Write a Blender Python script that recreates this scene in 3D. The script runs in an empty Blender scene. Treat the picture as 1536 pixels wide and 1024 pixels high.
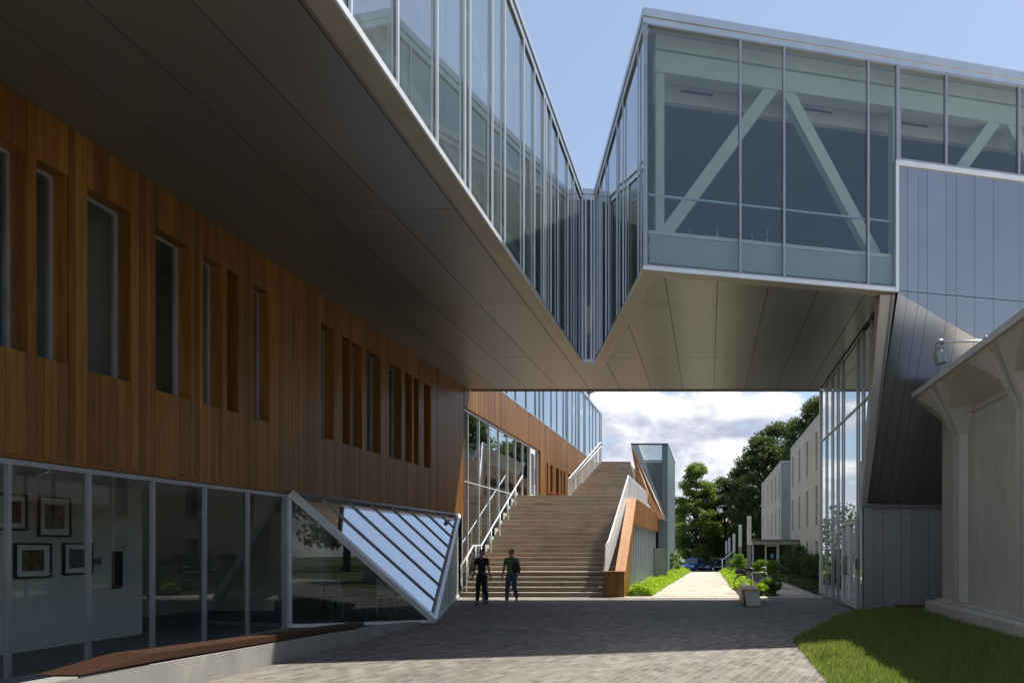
import bpy, bmesh, math, random
import numpy as np
from mathutils import Vector, Matrix
R = math.radians
random.seed(7)
scene = bpy.context.scene
COL = scene.collection

# ------------------------------------------------------------------ helpers
class MB:
    """collects polygons, then links them as ONE mesh object"""
    def __init__(self): self.v = []; self.f = []
    def poly(self, pts):
        n = len(self.v); self.v += [tuple(p) if len(p) == 3 else (p[0],p[1],0.0) for p in pts]; self.f.append(tuple(range(n, n+len(pts)))); return self
    def hexa(self, p):                       # 8 points: bottom ring 0-3 (ccw), top ring 4-7
        n = len(self.v); self.v += [tuple(q) for q in p]
        for f in ((3,2,1,0),(4,5,6,7),(0,1,5,4),(1,2,6,5),(2,3,7,6),(3,0,4,7)):
            self.f.append(tuple(n+i for i in f))
        return self
    def box(self, x0, x1, y0, y1, z0, z1):
        return self.hexa([(x0,y0,z0),(x1,y0,z0),(x1,y1,z0),(x0,y1,z0),(x0,y0,z1),(x1,y0,z1),(x1,y1,z1),(x0,y1,z1)])
    def loft(self, secs, cap=True, closed=True):
        n = len(self.v); m = len(secs[0])
        for s in secs: self.v += [tuple(q) for q in s]
        for i in range(len(secs)-1):
            for j in range(m if closed else m-1):
                a = n+i*m+j; b = n+i*m+(j+1) % m
                self.f.append((a, b, b+m, a+m))
        if cap and closed:
            self.f.append(tuple(n+j for j in reversed(range(m))))
            self.f.append(tuple(n+(len(secs)-1)*m+j for j in range(m)))
        return self
    def prism(self, xy, z0, z1):
        return self.loft([[(x,y,z0) for x,y in xy],[(x,y,z1) for x,y in xy]])
    def bar(self, a, b, w, h=None, up=(0,0,1)):      # rectangular bar between two points
        a = Vector(a); b = Vector(b); h = w if h is None else h
        d = (b-a).normalized(); u = Vector(up)
        if abs(d.dot(u)) > .98: u = Vector((0,1,0))
        s = d.cross(u).normalized()*w*.5; t = s.cross(d).normalized()*h*.5
        return self.hexa([a-s-t, a+s-t, b+s-t, b-s-t, a-s+t, a+s+t, b+s+t, b-s+t])
    def tube(self, pts, r, n=8, cap=True):
        pts = [Vector(p) for p in pts]; rs = r if isinstance(r, (list,tuple)) else [r]*len(pts)
        secs = []
        for i, p in enumerate(pts):
            d = (pts[min(i+1,len(pts)-1)]-pts[max(i-1,0)]).normalized()
            u = Vector((0,0,1)) if abs(d.z) < .9 else Vector((0,1,0))
            s = d.cross(u).normalized(); t = s.cross(d).normalized()
            secs.append([p+rs[i]*(math.cos(2*math.pi*k/n)*s+math.sin(2*math.pi*k/n)*t) for k in range(n)])
        return self.loft(secs, cap)
    def slab(self, pts, thick):                      # polygon thickened along its own normal
        P = [Vector(p) for p in pts]
        nrm = Vector((0,0,0))
        for i in range(len(P)): nrm += P[i].cross(P[(i+1) % len(P)])
        nrm.normalize()
        return self.loft([[p-nrm*thick for p in P], P])
    def build(self, name, mat, parent=None, smooth=False, bevel=0, local=False):
        me = bpy.data.meshes.new(name); me.from_pydata(self.v, [], self.f)
        bm = bmesh.new(); bm.from_mesh(me); bmesh.ops.recalc_face_normals(bm, faces=bm.faces); bm.to_mesh(me); bm.free()
        return link(name, me, mat, parent, smooth, bevel, local)

def link(name, me, mat, parent=None, smooth=False, bevel=0, local=False):
    o = bpy.data.objects.new(name, me); COL.objects.link(o)
    if mat: me.materials.append(mat)
    if smooth:
        for p in me.polygons: p.use_smooth = True
    if bevel:
        b = o.modifiers.new('Bevel','BEVEL'); b.width = bevel; b.segments = 2; b.limit_method = 'ANGLE'; b.angle_limit = R(40)
    if parent:
        o.parent = parent
        if not local: o.matrix_parent_inverse = base_matrix(parent).inverted()
    return o

def base_matrix(o):
    m = Matrix.LocRotScale(o.location, o.rotation_euler, o.scale)
    return base_matrix(o.parent) @ o.matrix_parent_inverse @ m if o.parent else m

def tag(o, label=None, cat=None, group=None, kind=None):
    if label: o['label'] = label
    if cat: o['category'] = cat
    if group: o['group'] = group
    if kind: o['kind'] = kind
    return o

def thing(name, label, cat, loc=(0,0,0), rz=0, group=None):
    o = bpy.data.objects.new(name, None); COL.objects.link(o)
    o.location = loc; o.rotation_euler = (0,0,rz); o.empty_display_size = .2
    return tag(o, label, cat, group)

def copy_tree(o, parent=None):
    c = o.copy(); COL.objects.link(c)
    if parent: c.parent = parent
    for ch in list(o.children): copy_tree(ch, c)
    return c

# ------------------------------------------------------------------ materials
def newmat(name):
    m = bpy.data.materials.new(name); m.use_nodes = True
    nt = m.node_tree; b = nt.nodes['Principled BSDF']
    return m, nt, b
def N(nt, t, **k):
    n = nt.nodes.new(t)
    for a, v in k.items():
        if a.startswith('i_'):
            n.inputs[a[2:].replace('_',' ')].default_value = v
        else: setattr(n, a, v)
    return n
def L(nt, a, b): nt.links.new(a, b)
def ramp(nt, stops, interp='LINEAR'):
    r = N(nt, 'ShaderNodeValToRGB'); e = r.color_ramp; e.interpolation = interp
    while len(e.elements) < len(stops): e.elements.new(.5)
    for el, (p, c) in zip(e.elements, stops):
        el.position = p; el.color = (*c, 1) if len(c) == 3 else c
    return r
def mixc(nt, fac, a, b, mode='MIX'):
    m = N(nt, 'ShaderNodeMix', data_type='RGBA', blend_type=mode)
    for s, v in ((m.inputs[0], fac), (m.inputs[6], a), (m.inputs[7], b)):
        if hasattr(v, 'node'): L(nt, v, s)
        elif isinstance(v, (int,float)): s.default_value = v
        else: s.default_value = (*v, 1)
    return m.outputs[2]
def math_(nt, op, a, b=None, c=None):
    m = N(nt, 'ShaderNodeMath', operation=op)
    for i, v in enumerate((a, b, c)):
        if v is None: continue
        if hasattr(v, 'node'): L(nt, v, m.inputs[i])
        else: m.inputs[i].default_value = v
    return m.outputs[0]

def mottled(name, c0, c1, scale=3, rough=.7, bump=.15, bscale=40, metallic=0, stretch=(1,1,1), spec=.5, island=0.0, rough_var=0.0, streak=0.0):
    """two tones on world-size noise, a fine bump; optional tone change per loose piece"""
    m, nt, b = newmat(name)
    tc = N(nt,'ShaderNodeTexCoord'); mp = N(nt,'ShaderNodeMapping'); mp.inputs['Scale'].default_value = stretch
    L(nt, tc.outputs['Object'], mp.inputs['Vector'])
    no = N(nt,'ShaderNodeTexNoise', i_Scale=scale, i_Detail=7.0, i_Roughness=.6); L(nt, mp.outputs[0], no.inputs['Vector'])
    r = ramp(nt, [(.3,c0),(.7,c1)]); L(nt, no.outputs['Fac'], r.inputs[0])
    col = r.outputs[0]
    if island:
        g = N(nt,'ShaderNodeNewGeometry')
        v = math_(nt,'MULTIPLY_ADD', g.outputs['Random Per Island'], 2*island, 1-island)
        hv = N(nt,'ShaderNodeHueSaturation'); L(nt, v, hv.inputs['Value']); L(nt, col, hv.inputs['Color']); col = hv.outputs[0]
    if streak:                                   # rain streaks running down the face
        m3 = N(nt,'ShaderNodeMapping'); m3.inputs['Scale'].default_value = (7,7,.22); L(nt, tc.outputs['Object'], m3.inputs[0])
        n3 = N(nt,'ShaderNodeTexNoise', i_Scale=1.6, i_Detail=6.0, i_Roughness=.65); L(nt, m3.outputs[0], n3.inputs['Vector'])
        r3 = ramp(nt, [(.42,(1-streak,1-streak,1-streak*.95)),(.56,(1,1,1))]); L(nt, n3.outputs['Fac'], r3.inputs[0])
        col = mixc(nt, 1.0, col, r3.outputs[0], 'MULTIPLY')
    L(nt, col, b.inputs['Base Color'])
    b.inputs['Roughness'].default_value = rough; b.inputs['Metallic'].default_value = metallic
    b.inputs['Specular IOR Level'].default_value = spec
    if rough_var:
        L(nt, math_(nt,'MULTIPLY_ADD', no.outputs['Fac'], rough_var, rough-rough_var*.5), b.inputs['Roughness'])
    if bump:
        n2 = N(nt,'ShaderNodeTexNoise', i_Scale=bscale, i_Detail=4.0); L(nt, mp.outputs[0], n2.inputs['Vector'])
        bp = N(nt,'ShaderNodeBump', i_Strength=bump, i_Distance=.02); L(nt, n2.outputs['Fac'], bp.inputs['Height']); L(nt, bp.outputs[0], b.inputs['Normal'])
    return m

def glass(name, tint, r0, gloss=(1,1,1), power=5.0, wave=0.0, frit=0.0):
    """thin architectural pane: tinted see-through plus a mirror reflection that grows at grazing angles"""
    m, nt, b = newmat(name); nt.nodes.remove(b); out = nt.nodes['Material Output']
    lw = N(nt,'ShaderNodeLayerWeight', i_Blend=.5)
    f = math_(nt,'POWER', lw.outputs['Facing'], power)
    f = math_(nt,'MULTIPLY_ADD', f, 1-r0, r0)
    t = N(nt,'ShaderNodeBsdfTransparent'); t.inputs[0].default_value = (*tint,1)
    g = N(nt,'ShaderNodeBsdfGlossy'); g.inputs['Color'].default_value = (*gloss,1); g.inputs['Roughness'].default_value = 0.0
    if wave:
        tc = N(nt,'ShaderNodeTexCoord'); mp = N(nt,'ShaderNodeMapping'); mp.inputs['Scale'].default_value = (.8,.8,.5)
        no = N(nt,'ShaderNodeTexNoise', i_Scale=1.0, i_Detail=1.0); L(nt, tc.outputs['Object'], mp.inputs[0]); L(nt, mp.outputs[0], no.inputs['Vector'])
        bp = N(nt,'ShaderNodeBump', i_Strength=1.0, i_Distance=wave); L(nt, no.outputs['Fac'], bp.inputs['Height']); L(nt, bp.outputs[0], g.inputs['Normal'])
    tr_ = t.outputs[0]
    if frit:                                     # printed ceramic lines on the inner face
        tc = N(nt,'ShaderNodeTexCoord'); mp = N(nt,'ShaderNodeMapping'); mp.inputs['Scale'].default_value = (9,9,.12)
        L(nt, tc.outputs['Object'], mp.inputs[0]); no = N(nt,'ShaderNodeTexNoise', i_Scale=2.0, i_Detail=3.0); L(nt, mp.outputs[0], no.inputs['Vector'])
        rr = ramp(nt, [(.35,(frit*.7,)*3),(.65,(frit*1.3,)*3)]); L(nt, no.outputs['Fac'], rr.inputs[0])
        df = N(nt,'ShaderNodeBsdfDiffuse'); df.inputs[0].default_value = (.50,.58,.55,1)
        tl = N(nt,'ShaderNodeBsdfTranslucent'); tl.inputs[0].default_value = (.50,.58,.55,1)
        dm = N(nt,'ShaderNodeMixShader'); dm.inputs[0].default_value = .35; L(nt, df.outputs[0], dm.inputs[1]); L(nt, tl.outputs[0], dm.inputs[2])
        fm = N(nt,'ShaderNodeMixShader'); L(nt, rr.outputs[0], fm.inputs[0]); L(nt, tr_, fm.inputs[1]); L(nt, dm.outputs[0], fm.inputs[2]); tr_ = fm.outputs[0]
    mx = N(nt,'ShaderNodeMixShader'); L(nt, f, mx.inputs[0]); L(nt, tr_, mx.inputs[1]); L(nt, g.outputs[0], mx.inputs[2])
    L(nt, mx.outputs[0], out.inputs[0])
    return m

def wood_mat(name, tones, axis='z', rough=.5, sc=1.0):
    m, nt, b = newmat(name)
    g = N(nt,'ShaderNodeNewGeometry'); tc = N(nt,'ShaderNodeTexCoord')
    mp = N(nt,'ShaderNodeMapping'); L(nt, tc.outputs['Object'], mp.inputs['Vector'])
    mp.inputs['Scale'].default_value = {'z':(7*sc,7*sc,.45*sc),'y':(7*sc,.45*sc,7*sc),'x':(.45*sc,7*sc,7*sc)}[axis]
    off = N(nt,'ShaderNodeCombineXYZ'); rm = math_(nt,'MULTIPLY', g.outputs['Random Per Island'], 90.0)
    for i in range(3): L(nt, rm, off.inputs[i])
    L(nt, off.outputs[0], mp.inputs['Location'])
    no = N(nt,'ShaderNodeTexNoise', i_Scale=2.2, i_Detail=8.0, i_Roughness=.62, i_Distortion=.7); L(nt, mp.outputs[0], no.inputs['Vector'])
    r1 = ramp(nt, [(0,tones[0]),(.3,tones[1]),(.62,tones[2]),(1,tones[3])]); L(nt, g.outputs['Random Per Island'], r1.inputs[0])
    gr = ramp(nt, [(.25,(.50,.46,.42)),(.5,(1,1,1)),(.8,(1.25,1.2,1.12))]); L(nt, no.outputs['Fac'], gr.inputs[0])
    c = mixc(nt, 1.0, r1.outputs[0], gr.outputs[0], 'MULTIPLY')
    n3 = N(nt,'ShaderNodeTexNoise', i_Scale=.35, i_Detail=3.0); L(nt, tc.outputs['Object'], n3.inputs['Vector'])
    w = ramp(nt, [(.3,(.78,.78,.8)),(.7,(1.12,1.08,1.04))]); L(nt, n3.outputs['Fac'], w.inputs[0])
    c = mixc(nt, 1.0, c, w.outputs[0], 'MULTIPLY')
    L(nt, c, b.inputs['Base Color'])
    b.inputs['Roughness'].default_value = rough; b.inputs['Specular IOR Level'].default_value = .35
    bp = N(nt,'ShaderNodeBump', i_Strength=.25, i_Distance=.01); L(nt, no.outputs['Fac'], bp.inputs['Height']); L(nt, bp.outputs[0], b.inputs['Normal'])
    return m

def leaf_mat(name, dark, mid, light, trans=.35, patch=None):
    m, nt, b = newmat(name); out = nt.nodes['Material Output']
    g = N(nt,'ShaderNodeNewGeometry')
    r = ramp(nt, [(0,dark),(.5,mid),(1,light)]); L(nt, g.outputs['Random Per Island'], r.inputs[0])
    
    lc = r.outputs[0]
    if patch:
        tc = N(nt,'ShaderNodeTexCoord'); pn = N(nt,'ShaderNodeTexNoise', i_Scale=1.7, i_Detail=5.0, i_Roughness=.7); L(nt, tc.outputs['Object'], pn.inputs['Vector'])
        pr = ramp(nt, [(.50,(0,0,0)),(.68,(.75,.75,.75))]); L(nt, pn.outputs['Fac'], pr.inputs[0]); lc = mixc(nt, pr.outputs[0], lc, patch)
    L(nt, lc, b.inputs['Base Color']); b.inputs['Roughness'].default_value = .55; b.inputs['Specular IOR Level'].default_value = .3
    t = N(nt,'ShaderNodeBsdfTranslucent'); hs = N(nt,'ShaderNodeHueSaturation', i_Saturation=1.1, i_Value=1.3); L(nt, lc, hs.inputs['Color']); L(nt, hs.outputs[0], t.inputs[0])
    mx = N(nt,'ShaderNodeMixShader'); mx.inputs[0].default_value = trans
    L(nt, b.outputs[0], mx.inputs[1]); L(nt, t.outputs[0], mx.inputs[2]); L(nt, mx.outputs[0], out.inputs[0])
    return m

M = {}
M['cedar'] = wood_mat('cedar_boards', [(.145,.060,.0115),(.19,.081,.0155),(.228,.099,.020),(.275,.126,.028)], 'z', .42)
M['ipe'] = wood_mat('dark_hardwood', [(.040,.019,.0105),(.048,.022,.012),(.055,.026,.014),(.065,.031,.017)], 'y', .45)
M['kerb'] = mottled('shade_darkened_concrete', (.20,.19,.17), (.30,.285,.255), 2.5, .9, .3, 60, stretch=(1,1,.5))  # shade on the kerb put into its colour, darker than the concrete itself
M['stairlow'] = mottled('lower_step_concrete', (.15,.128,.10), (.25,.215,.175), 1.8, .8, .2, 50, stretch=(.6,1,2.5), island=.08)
M['blockend'] = mottled('pale_bench_concrete', (.52,.52,.51), (.62,.62,.61), 3, .8, .15, 60)
M['slat'] = wood_mat('slat_wood', [(.46,.25,.13),(.5,.28,.15),(.54,.31,.17),(.58,.34,.19)], 'y', .5)
M['alum'] = mottled('anodised_aluminium', (.52,.54,.57), (.62,.64,.67), 2, .36, 0, metallic=.75)
M['alumw'] = mottled('pale_aluminium', (.66,.68,.70), (.76,.78,.80), 2, .42, 0, metallic=.3)
M['alumf'] = mottled('satin_grey_aluminium', (.33,.345,.38), (.40,.415,.45), 2, .4, 0, metallic=.5)
M['alumb'] = mottled('pale_blue_edge_panel', (.42,.49,.54), (.5,.57,.62), 1, .35, 0, metallic=.1)
M['alumd'] = mottled('dark_aluminium', (.16,.17,.18), (.2,.21,.22), 2, .4, 0, metallic=.6)
M['steel'] = mottled('brushed_steel', (.55,.55,.56), (.68,.68,.69), 6, .3, 0, metallic=.9)
M['soffit'] = mottled('soffit_panel', (.20,.19,.178), (.245,.233,.218), .5, .34, .03, 1.3, metallic=.45, island=.09, rough_var=.14)
M['trim'] = mottled('soffit_edge_trim', (.36,.32,.26), (.46,.41,.34), 2.5, .45, .05, 8, metallic=.4)
M['zincwall'] = mottled('metal_rain_screen', (.32,.33,.345), (.36,.37,.39), .5, .26, .003, 1.2, metallic=.92, island=.03)
M['greymetal'] = mottled('grey_vertical_panel', (.245,.24,.237), (.285,.28,.277), 1, .40, .01, 2, metallic=.3, island=.06)
M['bluezinc'] = mottled('blue_grey_panel', (.145,.205,.23), (.18,.245,.27), .8, .38, .01, 2, metallic=.35, island=.05)
M['precast'] = mottled('precast_concrete', (.45,.425,.375), (.57,.54,.485), 1.5, .85, .3, 60, rough_var=.1, stretch=(1,1,.35), streak=.07)
M['fin'] = mottled('painted_fin', (.36,.34,.31), (.42,.40,.37), 1, .45, 0, metallic=.1)
M['lampgrey'] = mottled('lamp_grey', (.25,.26,.27), (.3,.31,.32), 4, .4, 0, metallic=.4)
M['cap'] = mottled('roof_cap_metal', (.5,.5,.5), (.62,.62,.62), 4, .5, .03, 10, metallic=.2)
M['dorm'] = mottled('ribbed_pale_concrete', (.60,.515,.405), (.72,.63,.51), .7, .85, .1, 30, streak=.10)
M['dormgrey'] = mottled('grey_end_wall', (.24,.24,.25), (.3,.3,.31), 1, .8, .1, 20)
M['concrete'] = mottled('cast_concrete', (.31,.295,.265), (.42,.40,.36), 2.2, .88, .25, 70)
M['path'] = mottled('broomed_concrete', (.335,.295,.24), (.47,.425,.355), .8, .9, .12, 90)
M['stairg'] = mottled('stair_concrete_grey', (.215,.18,.145), (.36,.31,.255), 1.8, .8, .2, 50, stretch=(.6,1,2.5), island=.08)
M['tread'] = mottled('tread_concrete', (.30,.245,.185), (.42,.35,.27), 2, .75, .15, 50, island=.06)
M['roofing'] = mottled('pale_reflecting_roof', (.66,.59,.48), (.76,.69,.58), 2, .9, .3, 30)  # made pale so the unseen hall roof gives a warm reflection
M['stair'] = mottled('stair_concrete', (.235,.175,.12), (.40,.31,.22), 1.8, .8, .2, 50, stretch=(.6,1,2.5), island=.12)
M['white'] = mottled('white_paint', (.74,.74,.72), (.8,.8,.78), 1, .6, .02, 30)
M['truss'] = mottled('painted_truss_steel', (.66,.67,.62), (.73,.74,.69), 1, .5, 0)
M['ceil'] = mottled('interior_ceiling', (.5,.5,.48), (.55,.55,.53), 1, .8, 0)
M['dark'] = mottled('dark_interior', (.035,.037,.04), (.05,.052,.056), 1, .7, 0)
M['mid'] = mottled('grey_interior', (.15,.155,.16), (.19,.195,.2), .5, .8, 0)
M['pale'] = mottled('gallery_wall', (.56,.58,.55), (.63,.65,.62), .4, .8, 0)
M['black'] = mottled('black_finish', (.012,.012,.013), (.02,.02,.022), 4, .45, 0)
M['rubber'] = mottled('rubber', (.014,.014,.015), (.022,.022,.024), 8, .7, .1, 60)
M['frost'] = mottled('frosted_spandrel', (.40,.45,.43), (.46,.51,.49), .6, .35, 0)
M['curtain'] = mottled('sheer_blind', (.36,.42,.40), (.52,.58,.55), 3, .8, 0, stretch=(6,6,.05))
M['glass'] = glass('clear_glass', (.62,.69,.67), .125, (.93,.97,.99))
M['glassr'] = glass('fritted_glass', (.50,.60,.58), .26, (.86,.93,.97), 4.0, frit=.30)
M['glassd'] = glass('grey_tinted_glass', (.80,.85,.82), .06, (.95,.98,1))
M['glassm'] = glass('mirror_coated_glass', (.35,.42,.42), .38, (.92,.97,1), 3.0)
M['skyglass'] = glass('skylight_glass', (.25,.28,.29), .5, (.95,.98,1.0), 3.0)
M['leafA'] = leaf_mat('tree_leaf_bright', (.10,.155,.03), (.16,.235,.05), (.25,.33,.085), .52)
M['leafB'] = leaf_mat('tree_leaf_dark', (.045,.07,.022), (.07,.105,.032), (.115,.155,.048), .42)
M['leafC'] = leaf_mat('shrub_leaf', (.07,.14,.02), (.11,.20,.032), (.17,.28,.05), .5)
M['leafD'] = leaf_mat('bed_leaf_lime', (.20,.32,.03), (.28,.42,.04), (.36,.50,.065), .5)
M['blade'] = leaf_mat('grass_blade', (.105,.155,.032), (.185,.25,.052), (.35,.385,.125), .48, patch=(.27,.25,.09))
M['bark'] = mottled('bark', (.05,.038,.028), (.1,.08,.06), 6, .9, .6, 20, stretch=(1,1,.3))
M['soil'] = mottled('soil', (.045,.035,.024), (.08,.062,.042), 5, .95, .5, 30)
M['turf'] = mottled('turf_soil', (.06,.10,.02), (.09,.13,.03), 4, .95, .5, 40)
M['asphalt'] = mottled('asphalt', (.045,.045,.047), (.065,.065,.066), 3, .9, .3, 120)
M['field'] = mottled('far_ground', (.05,.085,.025), (.09,.12,.04), .3, .95, 0)
M['frostg'] = mottled('translucent_grey_panel', (.20,.23,.22), (.25,.28,.27), 1, .25, 0)

def paver_mat():
    m, nt, b = newmat('clay_pavers')
    tc = N(nt,'ShaderNodeTexCoord'); mp = N(nt,'ShaderNodeMapping'); mp.inputs['Rotation'].default_value = (0,0,R(-74))
    L(nt, tc.outputs['Object'], mp.inputs['Vector'])
    br = N(nt,'ShaderNodeTexBrick', offset=.5, squash=1.0)
    for k, v in (('Scale',1.0),('Mortar Size',.008),('Mortar Smooth',.25),('Bias',0.0),('Brick Width',.25),('Row Height',.125)): br.inputs[k].default_value = v
    br.inputs['Color1'].default_value = (0,0,0,1); br.inputs['Color2'].default_value = (1,1,1,1); br.inputs['Mortar'].default_value = (.5,.5,.5,1)
    L(nt, mp.outputs[0], br.inputs['Vector'])
    r = ramp(nt, [(0,(.115,.109,.105)),(.35,(.15,.142,.136)),(.7,(.18,.171,.161)),(1,(.235,.222,.207))]); L(nt, br.outputs['Color'], r.inputs[0])
    n1 = N(nt,'ShaderNodeTexNoise', i_Scale=.55, i_Detail=6.0, i_Roughness=.65); L(nt, tc.outputs['Object'], n1.inputs['Vector'])
    st = ramp(nt, [(.3,(.72,.72,.74)),(.7,(1.15,1.12,1.08))]); L(nt, n1.outputs['Fac'], st.inputs[0])
    n2 = N(nt,'ShaderNodeTexNoise', i_Scale=38.0, i_Detail=5.0); L(nt, tc.outputs['Object'], n2.inputs['Vector'])
    s2 = ramp(nt, [(.3,(.82,.82,.82)),(.7,(1.12,1.12,1.12))]); L(nt, n2.outputs['Fac'], s2.inputs[0])
    c = mixc(nt, 1.0, r.outputs[0], st.outputs[0], 'MULTIPLY'); c = mixc(nt, 1.0, c, s2.outputs[0], 'MULTIPLY')
    c = mixc(nt, br.outputs['Fac'], c, (.27,.215,.13))
    L(nt, c, b.inputs['Base Color']); b.inputs['Roughness'].default_value = .78; b.inputs['Specular IOR Level'].default_value = .4
    h = math_(nt,'MULTIPLY_ADD', n2.outputs['Fac'], .25, math_(nt,'SUBTRACT', 1.0, br.outputs['Fac']))
    bp = N(nt,'ShaderNodeBump', i_Strength=.55, i_Distance=.006); L(nt, h, bp.inputs['Height']); L(nt, bp.outputs[0], b.inputs['Normal'])
    return m
M['paver'] = paver_mat()
def paint(name, c, rough=.25, metallic=.3):
    m, nt, b = newmat(name); b.inputs['Base Color'].default_value = (*c,1); b.inputs['Roughness'].default_value = rough; b.inputs['Metallic'].default_value = metallic
    b.inputs['Coat Weight'].default_value = .6; b.inputs['Coat Roughness'].default_value = .05
    return m
def cloth(name, c, scale=30): return mottled(name, tuple(x*.8 for x in c), tuple(min(1,x*1.15) for x in c), scale, .9, .3, 120)
CLOUD_OFF = (0.82, 3.2, 1.1); SKY_GAIN = (.95,.97,1.0); SKY_PALE = .3; SUN_E = 4.6; EXPO = 0.75; SKY_S = .083
CLOUD_RAMP = [(.15,(3.5,3.8,4.8)),(.5,(6.1,6.3,7.0)),(.82,(9.8,9.6,9.4))]
# ------------------------------------------------------------------ dimensions (metres; camera at the origin, looking along +y)
WX = -8.70           # wood clad wall plane
ZS = 7.43            # underside of the raised storey
ZT = 12.80           # roof edge of the raised storey
ZW0, ZW1 = 2.88, ZS  # wood cladding
FL = Vector((-1.32,15.1,0)); FD = Vector((.9734,.2293,0)); FN = Vector((-.2293,.9734,0))   # front plane of the right box
def F(s, t, z): p = FL+FD*s+FN*t; return (p.x, p.y, z)

def obox(mb, o, d, n, s0, s1, t0, t1, z0, z1):
    o = Vector((o[0],o[1],0)); q = lambda s,t,z: (o.x+d.x*s+n.x*t, o.y+d.y*s+n.y*t, z)
    return mb.hexa([q(s0,t0,z0),q(s1,t0,z0),q(s1,t1,z0),q(s0,t1,z0),q(s0,t0,z1),q(s1,t0,z1),q(s1,t1,z1),q(s0,t1,z1)])

def curtain(parent, name, p0, p1, inward, stations, z0, z1, transoms=(), fm='alum', gm='glass', w=.045, d=.07, sill=.06, proud=.02, head=None, skip=(), pane=True, jitter=.002):
    """frame part (mullions, rails) with each pane as a sub-part. stations are distances from p0"""
    a = Vector((p0[0],p0[1],0)); b = Vector((p1[0],p1[1],0)); D = (b-a).normalized(); n = Vector((inward[0],inward[1],0)).normalized()
    head = sill if head is None else head
    mb = MB()
    for s in stations: obox(mb, a, D, n, s-w/2, s+w/2, -proud, d-proud, z0, z1)
    rails = [(z0,z0+sill),(z1-head,z1)]+[(t-w/2,t+w/2) for t in transoms]
    for i in range(len(stations)-1):
        for r0, r1 in rails: obox(mb, a, D, n, stations[i]+w/2, stations[i+1]-w/2, -proud+.008, d-proud-.01, r0, r1)
    fr = mb.build(name, M[fm], parent)
    if pane:
        zs = [z0+sill]+[t for t in sorted(transoms)]+[z1-head]
        for i in range(len(stations)-1):
            if i in skip: continue
            for k in range(len(zs)-1):
                s0, s1 = stations[i]+w/2, stations[i+1]-w/2
                za, zb = zs[k]+(w/2 if k else 0), zs[k+1]-(w/2 if k < len(zs)-2 else 0)
                j = [random.uniform(-jitter,jitter) for _ in range(3)]; j.append(j[0]+j[2]-j[1])
                q = lambda s,t,z: a+D*s+n*t+Vector((0,0,z))
                m = MB().poly([q(s0,.03+j[0],za),q(s1,.03+j[1],za),q(s1,.03+j[2],zb),q(s0,.03+j[3],zb)])
                m.build('glass_pane', M[gm], fr)
    return fr

def cut_spans(z0, z1, holes):
    spans = [(z0,z1)]
    for h0, h1 in holes:
        out = []
        for a, b in spans:
            if h1 <= a or h0 >= b: out.append((a,b)); continue
            if h0 > a: out.append((a,h0))
            if h1 < b: out.append((h1,b))
        spans = out
    return spans

def board_wall(mb, X, y0, y1, zb, zt, wins, depth=.26, core=True, wmin=.085, wmax=.17, brk=()):
    """vertical boards on the plane x = X facing +x; zb, zt are functions of y"""
    edges = [y0]
    while edges[-1] < y1: edges.append(edges[-1]+random.uniform(wmin,wmax))
    edges[-1] = y1
    cuts = sorted({round(e,3) for e in edges if not any(abs(e-w) < .05 for wi in wins for w in wi[:2])} | {round(w,3) for wi in wins for w in wi[:2]} | {y0,y1})
    for a, b in zip(cuts, cuts[1:]):
        if b-a < .01: continue
        mid = (a+b)/2; g = .004; dx = random.uniform(-.003,.003)
        for s0, s1 in cut_spans(0, 99, [(w[2],w[3]) for w in wins if w[0] < mid < w[1]]):
            za, zc = max(s0,zb(a+g)), min(s1,zt(a+g)); zd, ze = max(s0,zb(b-g)), min(s1,zt(b-g))
            if min(zc-za, ze-zd) < .02: continue
            mb.hexa([(X-.03,a+g,za),(X+dx,a+g,za),(X+dx,b-g,zd),(X-.03,b-g,zd),(X-.03,a+g,zc),(X+dx,a+g,zc),(X+dx,b-g,ze),(X-.03,b-g,ze)])
    if core:
        cc = sorted({y0+.004,y1-.004} | set(brk) | {w for wi in wins for w in wi[:2]})
        for a, b in zip(cc, cc[1:]):
            mid = (a+b)/2
            for s0, s1 in cut_spans(0, 99, [(w[2],w[3]) for w in wins if w[0] < mid < w[1]]):
                za, zc = max(s0,zb(a)+.004), min(s1,zt(a)-.004); zd, ze = max(s0,zb(b)+.004), min(s1,zt(b)-.004)
                if min(zc-za, ze-zd) < .01: continue
                mb.hexa([(X-depth,a,za),(X-.031,a,za),(X-.031,b,zd),(X-depth,b,zd),(X-depth,a,zc),(X-.031,a,zc),(X-.031,b,ze),(X-depth,b,ze)])

def inset(poly, d):
    n = len(poly); out = []
    P = [Vector((x,y)) for x,y in poly]
    for i in range(n):
        a, b, c = P[i-1], P[i], P[(i+1) % n]
        e0 = (b-a).normalized(); e1 = (c-b).normalized()
        n0 = Vector((-e0.y,e0.x)); n1 = Vector((-e1.y,e1.x))      # inward for ccw
        k = n0+n1; out.append(tuple(b+k*(d/(1+n0.dot(n1)))))
    return out
def clip(poly, x0, x1, y0, y1):
    for ax, lim, sg in ((0,x0,1),(0,x1,-1),(1,y0,1),(1,y1,-1)):
        out = []
        for i in range(len(poly)):
            p, q = poly[i-1], poly[i]
            pi, qi = (p[ax]-lim)*sg >= 0, (q[ax]-lim)*sg >= 0
            if pi != qi:
                t = (lim-p[ax])/(q[ax]-p[ax]); out.append((p[0]+t*(q[0]-p[0]), p[1]+t*(q[1]-p[1])))
            if qi: out.append(q)
        poly = out
        if len(poly) < 3: return []
    return poly

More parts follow.
